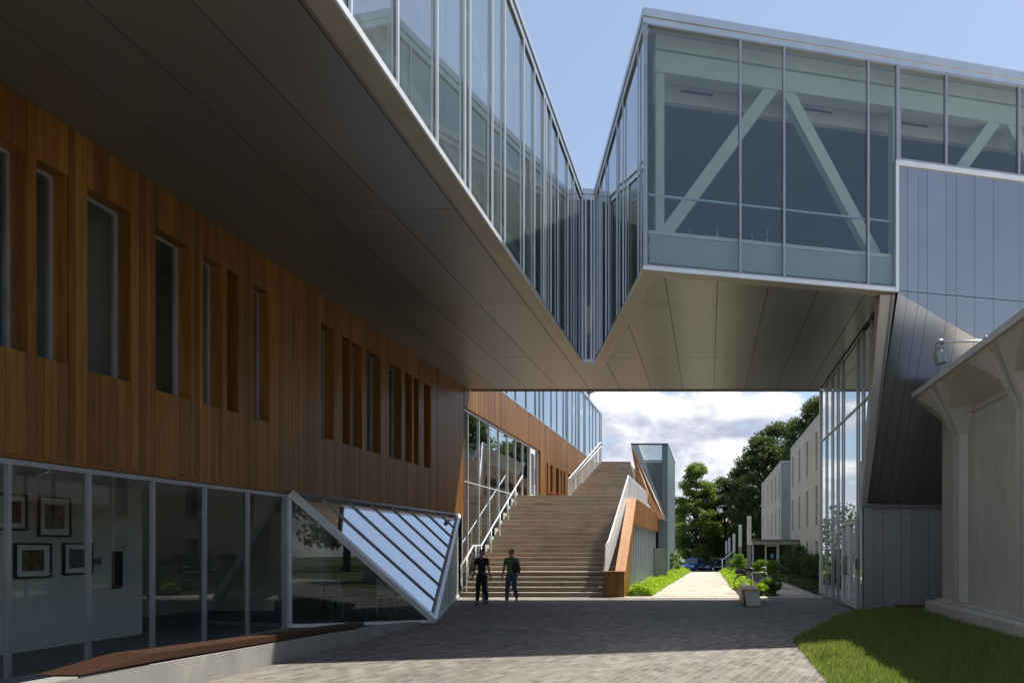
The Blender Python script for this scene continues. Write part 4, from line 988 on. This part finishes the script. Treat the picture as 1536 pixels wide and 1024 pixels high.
tree('oak_tree','tallest tree rising behind the nearer dormitory roof',13.4,88,-1.3,21.8,5.6,'leafB',34000,24,'round',.31,.2,ncl=170,cr=.19)
tree('oak_tree','dark tree behind the farther dormitory, between the two taller crowns',10.3,112,-1.3,22.5,5.4,'leafB',14000,25,'round',.42,.15,ncl=90)
tree('maple_tree','low bright leafed tree over the parked cars',1.2,116,-1.3,7.6,3.2,'leafA',9000,26,'round',.36,.1,ncl=60)
tree('maple_tree','tree half hidden behind the tower, left of the sunlit one',-6.0,112,-1.3,9.0,3.0,'leafA',7000,27,'oval',.36,.1,ncl=60)
tree('oak_tree','big dark tree far behind the nearer dormitory, mirrored in the stair glazing',19,104,-1.3,24,7,'leafA',14000,28,'round',.55,.12,ncl=110)
tree('oak_tree','big dark tree behind the dormitories at the right, mirrored in the stair glazing',26,92,-1.3,22,7,'leafA',12000,29,'round',.55,.12,ncl=100)
for i,(x,y,h,r,lb) in enumerate(((14,-24,13,5,'broad tree across the court, seen only as a reflection in the ground floor glass'),(24,-32,15,6,'large tree farther across the court, seen only as a reflection'))):
    tree('court_tree', lb, x, y, 0, h, r, 'leafB', 6000, 90+i, 'round', .42, .15, group='trees across the court', ncl=50)
# distant wood that reads as one mass
rng = np.random.default_rng(9); cl = []
for i in range(420): cl.append((rng.uniform(-60,75), rng.uniform(136,150), -1.3+rng.random()**1.2*10, 2.0+rng.random()*1.6))
tag(leaf_mesh('distant_wood', crown_pts(rng, 26000, cl, 1.0), .8, .75, M['leafB'], None, 9, .7), kind='stuff')

def shrub(name, label, x, y, h, rw, mat, n, seed, leaf=.09, group=None, stem=True, zb=0, cat='shrub'):
    rng = np.random.default_rng(seed); t = thing(name, label, cat, (x,y,zb), 0, group)
    cl = []; s = MB()
    for i in range(16):
        a = rng.random()*6.283; rr = rw*rng.random()**.6; cz = h*(.30+.62*rng.random())*(1-.25*(rr/rw))
        cl.append((math.cos(a)*rr, math.sin(a)*rr, cz, rw*.34*(.6+.7*rng.random())))
        s.tube([(math.cos(a)*.03,math.sin(a)*.03,-.02),(math.cos(a)*rr*.5,math.sin(a)*rr*.5,cz*.55),(math.cos(a)*rr,math.sin(a)*rr,cz)], [.014,.01,.004], 5)
    s.build('stems', M['bark'], t, local=True)
    leaf_mesh('foliage', crown_pts(rng, n, cl, 1.0), .5, leaf, M[mat], t, seed, .5, local=True)
    return t
shrub('small_shrub','bright feathery shrub behind the bicycle, beside the nearest light column',2.45,31.5,1.45,.75,'leafC',2600,41,.11,'shrubs by the path')
shrub('small_shrub','bright round shrub in front of the second light column',1.75,42.5,1.6,.62,'leafC',1800,42,.12,'shrubs by the path')
shrub('small_shrub','dense dark green shrub right of the block bench, at the front of the bed',2.38,26.75,.70,.42,'leafC',2600,43,.07,'shrubs by the path')
shrub('small_shrub','lime green shrub right behind the block bench',1.86,26.45,.50,.28,'leafD',1600,44,.07,'shrubs by the path')
shrub('small_shrub','shrub at the far end of the left planting bed by the tower',-2.35,46,1.45,.55,'leafC',2200,45,.13,'shrubs by the path')
shrub('small_shrub','small shrub behind the third light column near the handrail',2.3,52,1.3,.6,'leafC',1300,46,.13,'shrubs by the path')
for i, (x,y,h,r,lb) in enumerate(((5.1,28.6,1.75,.8,'dark shrub closest to the glazed lobby'),(5.0,31.6,1.65,.8,'second dark shrub from the glazed lobby, under the dormitory wall'),(5.05,35.0,1.9,.85,'third dark shrub from the glazed lobby, under the dormitory wall'),(5.1,39.0,1.7,.9,'fourth dark shrub from the glazed lobby, under the dormitory wall'),(5.3,43.4,2.0,.95,'tall dark shrub beside the entry porch'),(5.0,46.8,1.5,.7,'dark shrub right in front of the entry porch glazing'))):
    shrub('dark_shrub', lb, x, y, h, r, 'leafB', 2600, 60+i, .12, 'dark shrubs along the dormitory')
# ground cover
def cover(poly_fn, n, hmax, leaf, mat, seed, y0, y1):
    rng = np.random.default_rng(seed); y = y0+(y1-y0)*rng.random(n)**1.3; t = rng.random(n)
    a = np.array([poly_fn(v)[0] for v in y]); b = np.array([poly_fn(v)[1] for v in y]); x = a+(b-a)*t
    bump = .5+.5*np.sin(x*7+np.sin(y*3)*2)*np.cos(y*4.1)
    z = hmax*(.45+.55*bump)*np.minimum(1,6*np.minimum(t,1-t)+.35)*rng.random(n)**.4
    tag(leaf_mesh('ground_cover', np.stack([x,y,z],1), 1.2, leaf, M[mat], None, seed, .5), kind='stuff')
cover(lambda y: (-2.88,-2.02+(y-25.6)*.027), 16000, .42, .10, 'leafD', 71, 26.1, 52.5)
cover(lambda y: (1.05-(y-25.6)*.01, 2.0), 6500, .36, .11, 'leafD', 72, 30.0, 52.5)
cover(lambda y: (1.5, 2.5), 900, .12, .07, 'leafC', 75, 26.2, 30)
cover(lambda y: (3.95 if y < 38 else 4.2+(y-38)*.1, 6.0), 8000, .25, .11, 'leafB', 73, 27, 48)
cover(lambda y: (-7.9,-6.85), 900, .12, .07, 'leafC', 74, 8.0, 15.5)

# ================================================================== people
def skin(name, nodes, edges, mat, parent, root=0, sub=2):
    me = bpy.data.meshes.new(name); me.from_pydata([n[:3] for n in nodes], edges, []); o = link(name, me, mat, parent, local=True)
    md = o.modifiers.new('Skin','SKIN'); md.use_smooth_shade = True
    if not me.skin_vertices: 
        pass
    for i, n in enumerate(nodes):
        sv = me.skin_vertices[0].data[i]; r = n[3]; sv.radius = r if isinstance(r, tuple) else (r, r); sv.use_root = (i == root)
    s = o.modifiers.new('Subdivision','SUBSURF'); s.levels = sub; s.render_levels = sub
    return o
def person(label, loc, rz, h, skin_c, hair_c, shirt, trous, shoe, legs, arms, slim=1.0, bag=None, hairlong=False, vneck=False):
    t = thing('person', label, 'person', loc, rz, 'people on the passage'); k = h/1.70
    S = lambda x,y,z,r: (x*k,y*k,z*k,(r[0]*k*slim,r[1]*k*slim) if isinstance(r,tuple) else r*k)
    nodes = []; edges = []
    def add(p, to=None):
        nodes.append(S(*p)); i = len(nodes)-1
        if to is not None: edges.append((to,i))
        return i
    pel = add((0,0,.93,(.145,.10))); w_ = add((0,0,1.08,(.12,.088)),pel); ch = add((0,.01,1.27,(.145,.098)),w_); ub = add((0,.01,1.39,(.13,.08)),ch); nk = add((0,0,1.475,.052),ub); jaw = add((0,-.02,1.535,(.058,.065)),nk); hd = add((0,-.012,1.61,(.074,.092)),jaw); add((0,0,1.675,(.058,.07)),hd)
    for s in (-1,1):
        ky, ay, kz, az = legs[0 if s < 0 else 1]
        hp = add((s*.085,0,.86,.095),pel); kn = add((s*.10,ky,kz,.060),hp); cf = add((s*.102,(ky+ay)/2+.025,(kz+az)/2+.05,.056),kn); an = add((s*.10,ay,az,.038),cf); he = add((s*.10,ay-.03,az-.045,.036),an); add((s*.115,ay-.16,az-.065,.030),he)
        sh_ = add((s*.165,.005,1.395,.058),ub)
        ey, wy, ex, wx, ez, wz = arms[0 if s < 0 else 1]
        el = add((s*ex,ey,ez,.040),sh_); wr = add((s*wx,wy,wz,.027),el)
        dv = Vector((wx-ex,0,0)); d = (Vector((s*wx,wy,wz))-Vector((s*ex,ey,ez))).normalized()
        pm_ = Vector((s*wx,wy,wz))+d*.075; pa = add((*pm_,(.022,.038)),wr)
        fw_ = Vector((0,-1,0)); cross = d.cross(Vector((s,0,0))).normalized()
        for q, ln in ((-.030,.066),(-.010,.078),(.011,.074),(.031,.058)):
            b0 = pm_+d*.035+cross*q; b1 = b0+d*ln*.55+Vector((-s*.006,0,0)); b2 = b1+d*ln*.45+Vector((-s*.018,0,0))
            i0 = add((*b0,.0088),pa); i1 = add((*b1,.008),i0); add((*b2,.0065),i1)
        t0 = pm_-d*.02+cross*(-.036); i0 = add((*t0,.010),pa); i1 = add((*(t0+d*.03+cross*(-.022)),.009),i0); add((*(t0+d*.058+cross*(-.028)),.0075),i1)
    sk_m = mottled('skin_'+str(len(bpy.data.materials)), tuple(c*.9 for c in skin_c), skin_c, 20, .55, .05, 200)
    skin('body', nodes, edges, sk_m, t, 0, 1)
    # face
    f = MB(); f.tube([(0,-.095*k,1.625*k),(0,-.118*k,1.590*k),(0,-.10*k,1.578*k)],[.008*k,.015*k,.012*k],8); f.build('nose', sk_m, t, True, local=True)
    for s in (-1,1):
        f = MB(); f.tube([(s*.03*k-.012*k,-.098*k,1.622*k),(s*.03*k,-.103*k,1.624*k),(s*.03*k+.012*k,-.098*k,1.622*k)],[.004*k,.009*k,.004*k],8); f.build('eye', M['black'], t, True, local=True)
        f = MB(); f.tube([(s*.072*k,.0,1.635*k),(s*.084*k,.008*k,1.61*k),(s*.074*k,.0,1.575*k)],[.008*k,.014*k,.008*k],8); f.build('ear', sk_m, t, True, local=True)
    f = MB(); f.tube([(-.026*k,-.088*k,1.552*k),(0,-.098*k,1.549*k),(.026*k,-.088*k,1.552*k)],[.004*k,.007*k,.004*k],8); f.build('mouth', cloth('lip_'+str(len(bpy.data.materials)),(.30,.11,.09)), t, True, local=True)
    hn = [S(0,.005,1.70,(.062,.075)), S(0,.035,1.655,(.079,.080)), S(0,.055,1.58,(.074,.055))]
    if hairlong: hn += [S(0,.06,1.50,(.072,.045))]
    skin('hair', hn, [(i,i+1) for i in range(len(hn)-1)], cloth('hair_'+str(len(bpy.data.materials)), hair_c, 60), t)
    # shirt
    cn = [S(0,0,.90,(.158,.115)), S(0,0,1.08,(.138,.104)), S(0,.01,1.27,(.160,.114)), S(0,.01,1.385,(.142,.094)), S(0,.005,1.435,(.066,.062))]; ce = [(0,1),(1,2),(2,3),(3,4)]
    for s in (-1,1):
        ey, wy, ex, wx, ez, wz = arms[0 if s < 0 else 1]
        cn.append(S(s*.165,.005,1.395,.071)); i = len(cn)-1; ce.append((3,i))
        cn.append(S(s*(.165*.35+ex*.65),ey*.65,1.395*.35+ez*.65,.062)); ce.append((i,i+1))
    skin('shirt', cn, ce, shirt, t, 1)
    tn = [S(0,0,1.0,(.146,.105)), S(0,0,.90,(.155,.115))]; te = [(0,1)]
    for s in (-1,1):
        ky, ay, kz, az = legs[0 if s < 0 else 1]
        tn.append(S(s*.085,0,.84,.106)); i = len(tn)-1; te.append((1,i)); tn.append(S(s*.10,ky,kz,.074)); te.append((i,i+1)); tn.append(S(s*.102,(ky+ay)/2+.02,(kz+az)/2+.04,.068)); te.append((i+1,i+2)); tn.append(S(s*.10,ay,az+.01,.058)); te.append((i+2,i+3))
    skin('trousers', tn, te, trous, t, 1)
    for s in (-1,1):
        ky, ay, kz, az = legs[0 if s < 0 else 1]
        skin('shoe', [S(s*.10,ay+.03,az-.045,(.04,.042)), S(s*.104,ay-.05,az-.055,(.042,.036)), S(s*.115,ay-.17,az-.07,(.040,.026))], [(0,1),(1,2)], shoe, t)
    if bag:
        b = MB(); b.loft([[(.10*k,-.10*k,.98*k),(.27*k,-.06*k,.96*k),(.27*k,.06*k,.96*k),(.10*k,.10*k,.98*k)],[(.08*k,-.15*k,1.15*k),(.28*k,-.10*k,1.12*k),(.28*k,.08*k,1.12*k),(.10*k,.11*k,1.15*k)],[(.09*k,-.13*k,1.30*k),(.24*k,-.08*k,1.28*k),(.24*k,.07*k,1.28*k),(.10*k,.10*k,1.30*k)]])
        bg = tag(b.build('shoulder_bag', bag, None, True, bevel=.02), 'dark bag slung at the side of the walker in the green shirt', 'bag')
        bg.location = loc; bg.rotation_euler = (0,0,rz)
        st_ = MB(); st_.tube([(.17*k,-.08*k,1.28*k),(.10*k,-.125*k,1.38*k),(-.02*k,-.04*k,1.485*k),(-.04*k,.07*k,1.45*k),(.10*k,.13*k,1.32*k),(.17*k,.07*k,1.28*k)],.011,6); st_.build('strap', bag, bg, True, local=True)
    return t
navy = cloth('charcoal_top',(.022,.023,.03)); black = cloth('black_trousers',(.014,.014,.017)); jeans = cloth('blue_jeans',(.06,.09,.16)); green = cloth('green_shirt',(.10,.17,.09)); red = cloth('red_canvas',(.16,.012,.015)); shoe = cloth('dark_shoe',(.03,.028,.026)); shoe2 = cloth('pale_shoe',(.3,.28,.26)); bagm = cloth('dark_bag',(.03,.022,.02))
person('walker in charcoal top and black trousers, bare arms, left of the pair', (-6.87,22.2,0), R(-10), 1.66, (.36,.20,.14), (.13,.05,.025), navy, black, shoe, [(-.05,-.10,.50,.10),(-.04,.13,.49,.13)], [(.03,-.05,.235,.27,1.12,.89),(.0,.06,.23,.255,1.12,.88)], .97, hairlong=True)
person('walker in green shirt and blue jeans carrying a dark bag, right of the pair', (-6.0,22.3,0), R(-8), 1.66, (.40,.24,.17), (.035,.022,.016), green, jeans, shoe2, [(-.06,-.12,.50,.10),(.0,.18,.50,.17)], [(.03,-.02,.25,.28,1.12,.89),(.04,-.08,.25,.24,1.14,.95)], 1.08, bag=bagm)
bp = thing('backpack', 'small dark red backpack left on the upper stair landing by the slot windows', 'backpack', (-8.0,37.4,4.09), R(20))
b_ = MB(); b_.loft([[(-.17,-.10,0),(.17,-.10,0),(.17,.10,0),(-.17,.10,0)],[(-.19,-.13,.18),(.19,-.13,.18),(.18,.11,.18),(-.18,.11,.18)],[(-.16,-.08,.42),(.16,-.08,.42),(.15,.09,.42),(-.15,.09,.42)]]); b_.build('pack', red, bp, True, bevel=.03, local=True)
b_ = MB(); b_.box(-.12,.12,-.17,-.125,.04,.22); b_.build('front_pocket', red, bp, bevel=.015, local=True)
b_ = MB(); b_.tube([(-.05,.0,.42),(-.04,.0,.47),(.04,.0,.47),(.05,.0,.42)],.01,6); b_.build('handle', black, bp, True, local=True)

# ================================================================== loose things indoors
def picture(label, y, z, w, h, art):
    t = thing('framed_picture', label, 'picture', (-11.18,y,z), 0, 'framed pictures on the gallery wall')
    f = MB(); a = .03
    f.box(0,.035,-w/2,-w/2+a,-h/2,h/2); f.box(0,.035,w/2-a,w/2,-h/2,h/2); f.box(0,.035,-w/2+a,w/2-a,-h/2,-h/2+a); f.box(0,.035,-w/2+a,w/2-a,h/2-a,h/2); f.build('frame', M['black'], t, local=True)
    MB().box(0,.015,-w/2+a,w/2-a,-h/2+a,h/2-a).build('mount', M['white'], t, local=True)
    MB().box(.016,.02,-w*.30,w*.30,-h*.3,h*.3).build('print', art, t, local=True)
A1 = mottled('print_brown',(.05,.04,.03),(.22,.16,.1),9,.6,0); A2 = mottled('print_blue',(.03,.05,.1),(.15,.18,.2),7,.6,0); A3 = mottled('print_grey',(.04,.04,.04),(.3,.28,.25),10,.6,0)
picture('upright framed photograph in the upper row, beside the first wide mullion', 12.52, 2.24, .62, .68, A3)
picture('framed picture cut by the window mullion, upper row far left', 11.75, 2.28, .52, .58, A1)
picture('wide framed brown print in the lower row', 12.12, 1.50, .66, .58, A1)
picture('framed blue print in the lower row on the right', 12.98, 1.52, .60, .56, A2)
def chair(name, label, loc, rz, seat_m, leg_m, group):
    t = thing(name, label, 'chair', loc, rz, group)
    MB().box(-.23,.23,-.23,.23,.42,.47).build('seat', seat_m, t, local=True, bevel=.02)
    b = MB(); b.loft([[(-.22,.20,.50),(.22,.20,.50),(.22,.235,.50),(-.22,.235,.50)],[(-.23,.32,.92),(.23,.32,.92),(.23,.35,.92),(-.23,.35,.92)]]); b.build('backrest', seat_m, t, local=True, bevel=.012)
    for sx in (-1,1):
        for sy in (-1,1):
            l = MB(); l.tube([(sx*.2,sy*.2,.42),(sx*.23,sy*.24,0)],.013,6); l.build('leg', leg_m, t, local=True)
    l = MB(); l.tube([(-.2,.2,.45),(-.2,.23,.6)],.012,6); l.tube([(.2,.2,.45),(.2,.23,.6)],.012,6); l.build('back_stays', leg_m, t, local=True)
    return t
chair('lounge_chair','pale chair inside the glass wedge, the left one', (-8.9,18.0,.012), R(150), M['curtain'], M['alumd'], 'pale chairs in the wedge bay')
chair('lounge_chair','pale chair inside the glass wedge, farther right', (-8.3,18.9,.012), R(200), M['curtain'], M['alumd'], 'pale chairs in the wedge bay')
tb = thing('low_table','dark table inside the glass wedge bay beside the pale chairs','table',(-9.3,19.2,.012))
MB().box(-10.3,-8.6,19.4,20.1,.70,.74).build('tabletop', M['black'], tb, bevel=.006)
for x in (-10.2,-8.7):
    for y in (19.46,20.04): MB().box(x-.025,x+.025,y-.025,y+.025,.013,.70).build('leg', M['black'], tb)
S_ = lambda s,t: F(s,t,8.285)
chair('cafe_chair','dark chair behind the upper glass, left of the raised table', S_(.95,1.0), R(90), M['black'], M['steel'], 'dark chairs on the raised floor')
chair('cafe_chair','dark chair behind the upper glass, right of the raised table', S_(2.65,.95), R(-60), M['black'], M['steel'], 'dark chairs on the raised floor')
t2 = thing('cafe_table','round dark table behind the upper glass of the raised storey','table', S_(1.8,1.05))
MB().tube([(0,0,.71),(0,0,.745)],.5,28).build('tabletop', M['black'], t2, local=True); MB().tube([(0,0,.02),(0,0,.71)],.03,10).build('leg', M['steel'], t2, local=True); MB().tube([(0,0,0),(0,0,.02)],.26,20).build('base', M['steel'], t2, local=True)

# ================================================================== sky, sun, camera
SUN = Vector((.445,.35,1.0)).normalized(); el = math.asin(SUN.z); az = math.atan2(SUN.x, SUN.y)
w = bpy.data.worlds.new('World'); scene.world = w; w.use_nodes = True; nt = w.node_tree
bg = nt.nodes['Background']; bg.inputs['Strength'].default_value = SKY_S
sky = N(nt,'ShaderNodeTexSky', sky_type='NISHITA'); sky.sun_disc = False; sky.sun_elevation = el; sky.sun_rotation = az; sky.air_density = 1.1; sky.dust_density = .6; sky.ozone_density = 1.5
tc = N(nt,'ShaderNodeTexCoord'); sp = N(nt,'ShaderNodeSeparateXYZ'); L(nt, tc.outputs['Generated'], sp.inputs[0])
mp = N(nt,'ShaderNodeMapping'); mp.inputs['Scale'].default_value = (1,1,1.9); mp.inputs['Location'].default_value = CLOUD_OFF; L(nt, tc.outputs['Generated'], mp.inputs[0])
n1 = N(nt,'ShaderNodeTexNoise', i_Scale=5.2, i_Detail=10.0, i_Roughness=.58, i_Distortion=.25); L(nt, mp.outputs[0], n1.inputs['Vector'])
el_r = ramp(nt, [(0,(.68,)*3),(.16,(.638,)*3),(.30,(.50,)*3),(.46,(.30,)*3),(1,(.27,)*3)]); L(nt, sp.outputs[2], el_r.inputs[0])
cov = math_(nt,'ADD', n1.outputs['Fac'], el_r.outputs[0])
mask = ramp(nt, [(1.09/1.4,(0,0,0)),(1.18/1.4,(1,1,1))]); mask.color_ramp.interpolation = 'EASE'; L(nt, math_(nt,'DIVIDE', cov, 1.4), mask.inputs[0])
mp2 = N(nt,'ShaderNodeMapping'); mp2.inputs['Scale'].default_value = (1,1,1.9); mp2.inputs['Location'].default_value = (CLOUD_OFF[0]+.02,CLOUD_OFF[1],CLOUD_OFF[2]+.05); L(nt, tc.outputs['Generated'], mp2.inputs[0])
n2 = N(nt,'ShaderNodeTexNoise', i_Scale=5.2, i_Detail=10.0, i_Roughness=.58, i_Distortion=.25); L(nt, mp2.outputs[0], n2.inputs['Vector'])
shd = ramp(nt, CLOUD_RAMP); L(nt, math_(nt,'MULTIPLY_ADD', math_(nt,'SUBTRACT', n1.outputs['Fac'], n2.outputs['Fac']), 3.2, .5), shd.inputs[0])
hz = ramp(nt, [(0,(.55,)*3),(.5,(.0,)*3)]); L(nt, sp.outputs[2], hz.inputs[0])
skyc = mixc(nt, 1.0, sky.outputs[0], SKY_GAIN, 'MULTIPLY')
skyc = mixc(nt, SKY_PALE, skyc, (5.4,6.3,8.0))
c = mixc(nt, mask.outputs[0], skyc, shd.outputs[0]); L(nt, c, bg.inputs[0])
ld = bpy.data.lights.new('sun','SUN'); ld.energy = SUN_E; ld.angle = R(.53); ld.color = (1,.95,.87)
lo = bpy.data.objects.new('sun', ld); COL.objects.link(lo); lo.rotation_euler = (-SUN).to_track_quat('-Z','Y').to_euler(); lo.location = SUN*60

cam = bpy.data.cameras.new('camera'); co = bpy.data.objects.new('camera', cam); COL.objects.link(co); scene.camera = co
co.location = (0,0,1.7); co.rotation_euler = (R(90),0,0); cam.sensor_fit = 'HORIZONTAL'; cam.sensor_width = 36
cam.lens = 36*1100/1536; cam.shift_x = (768-1063)/1536; cam.shift_y = (822-512)/1536; cam.clip_start = .1; cam.clip_end = 2000
scene.render.engine = 'CYCLES'
cy = scene.cycles; cy.max_bounces = 10; cy.diffuse_bounces = 4; cy.glossy_bounces = 5; cy.transmission_bounces = 6; cy.transparent_max_bounces = 24; cy.sample_clamp_indirect = 8.0; cy.use_denoising = True; cy.caustics_reflective = True; cy.blur_glossy = .3
try: cy.denoiser = 'OPENIMAGEDENOISE'; cy.denoising_input_passes = 'RGB_ALBEDO_NORMAL'
except Exception: pass
vs = scene.view_settings; vs.view_transform = 'Standard'; vs.look = 'None'; vs.exposure = EXPO; vs.gamma = 1
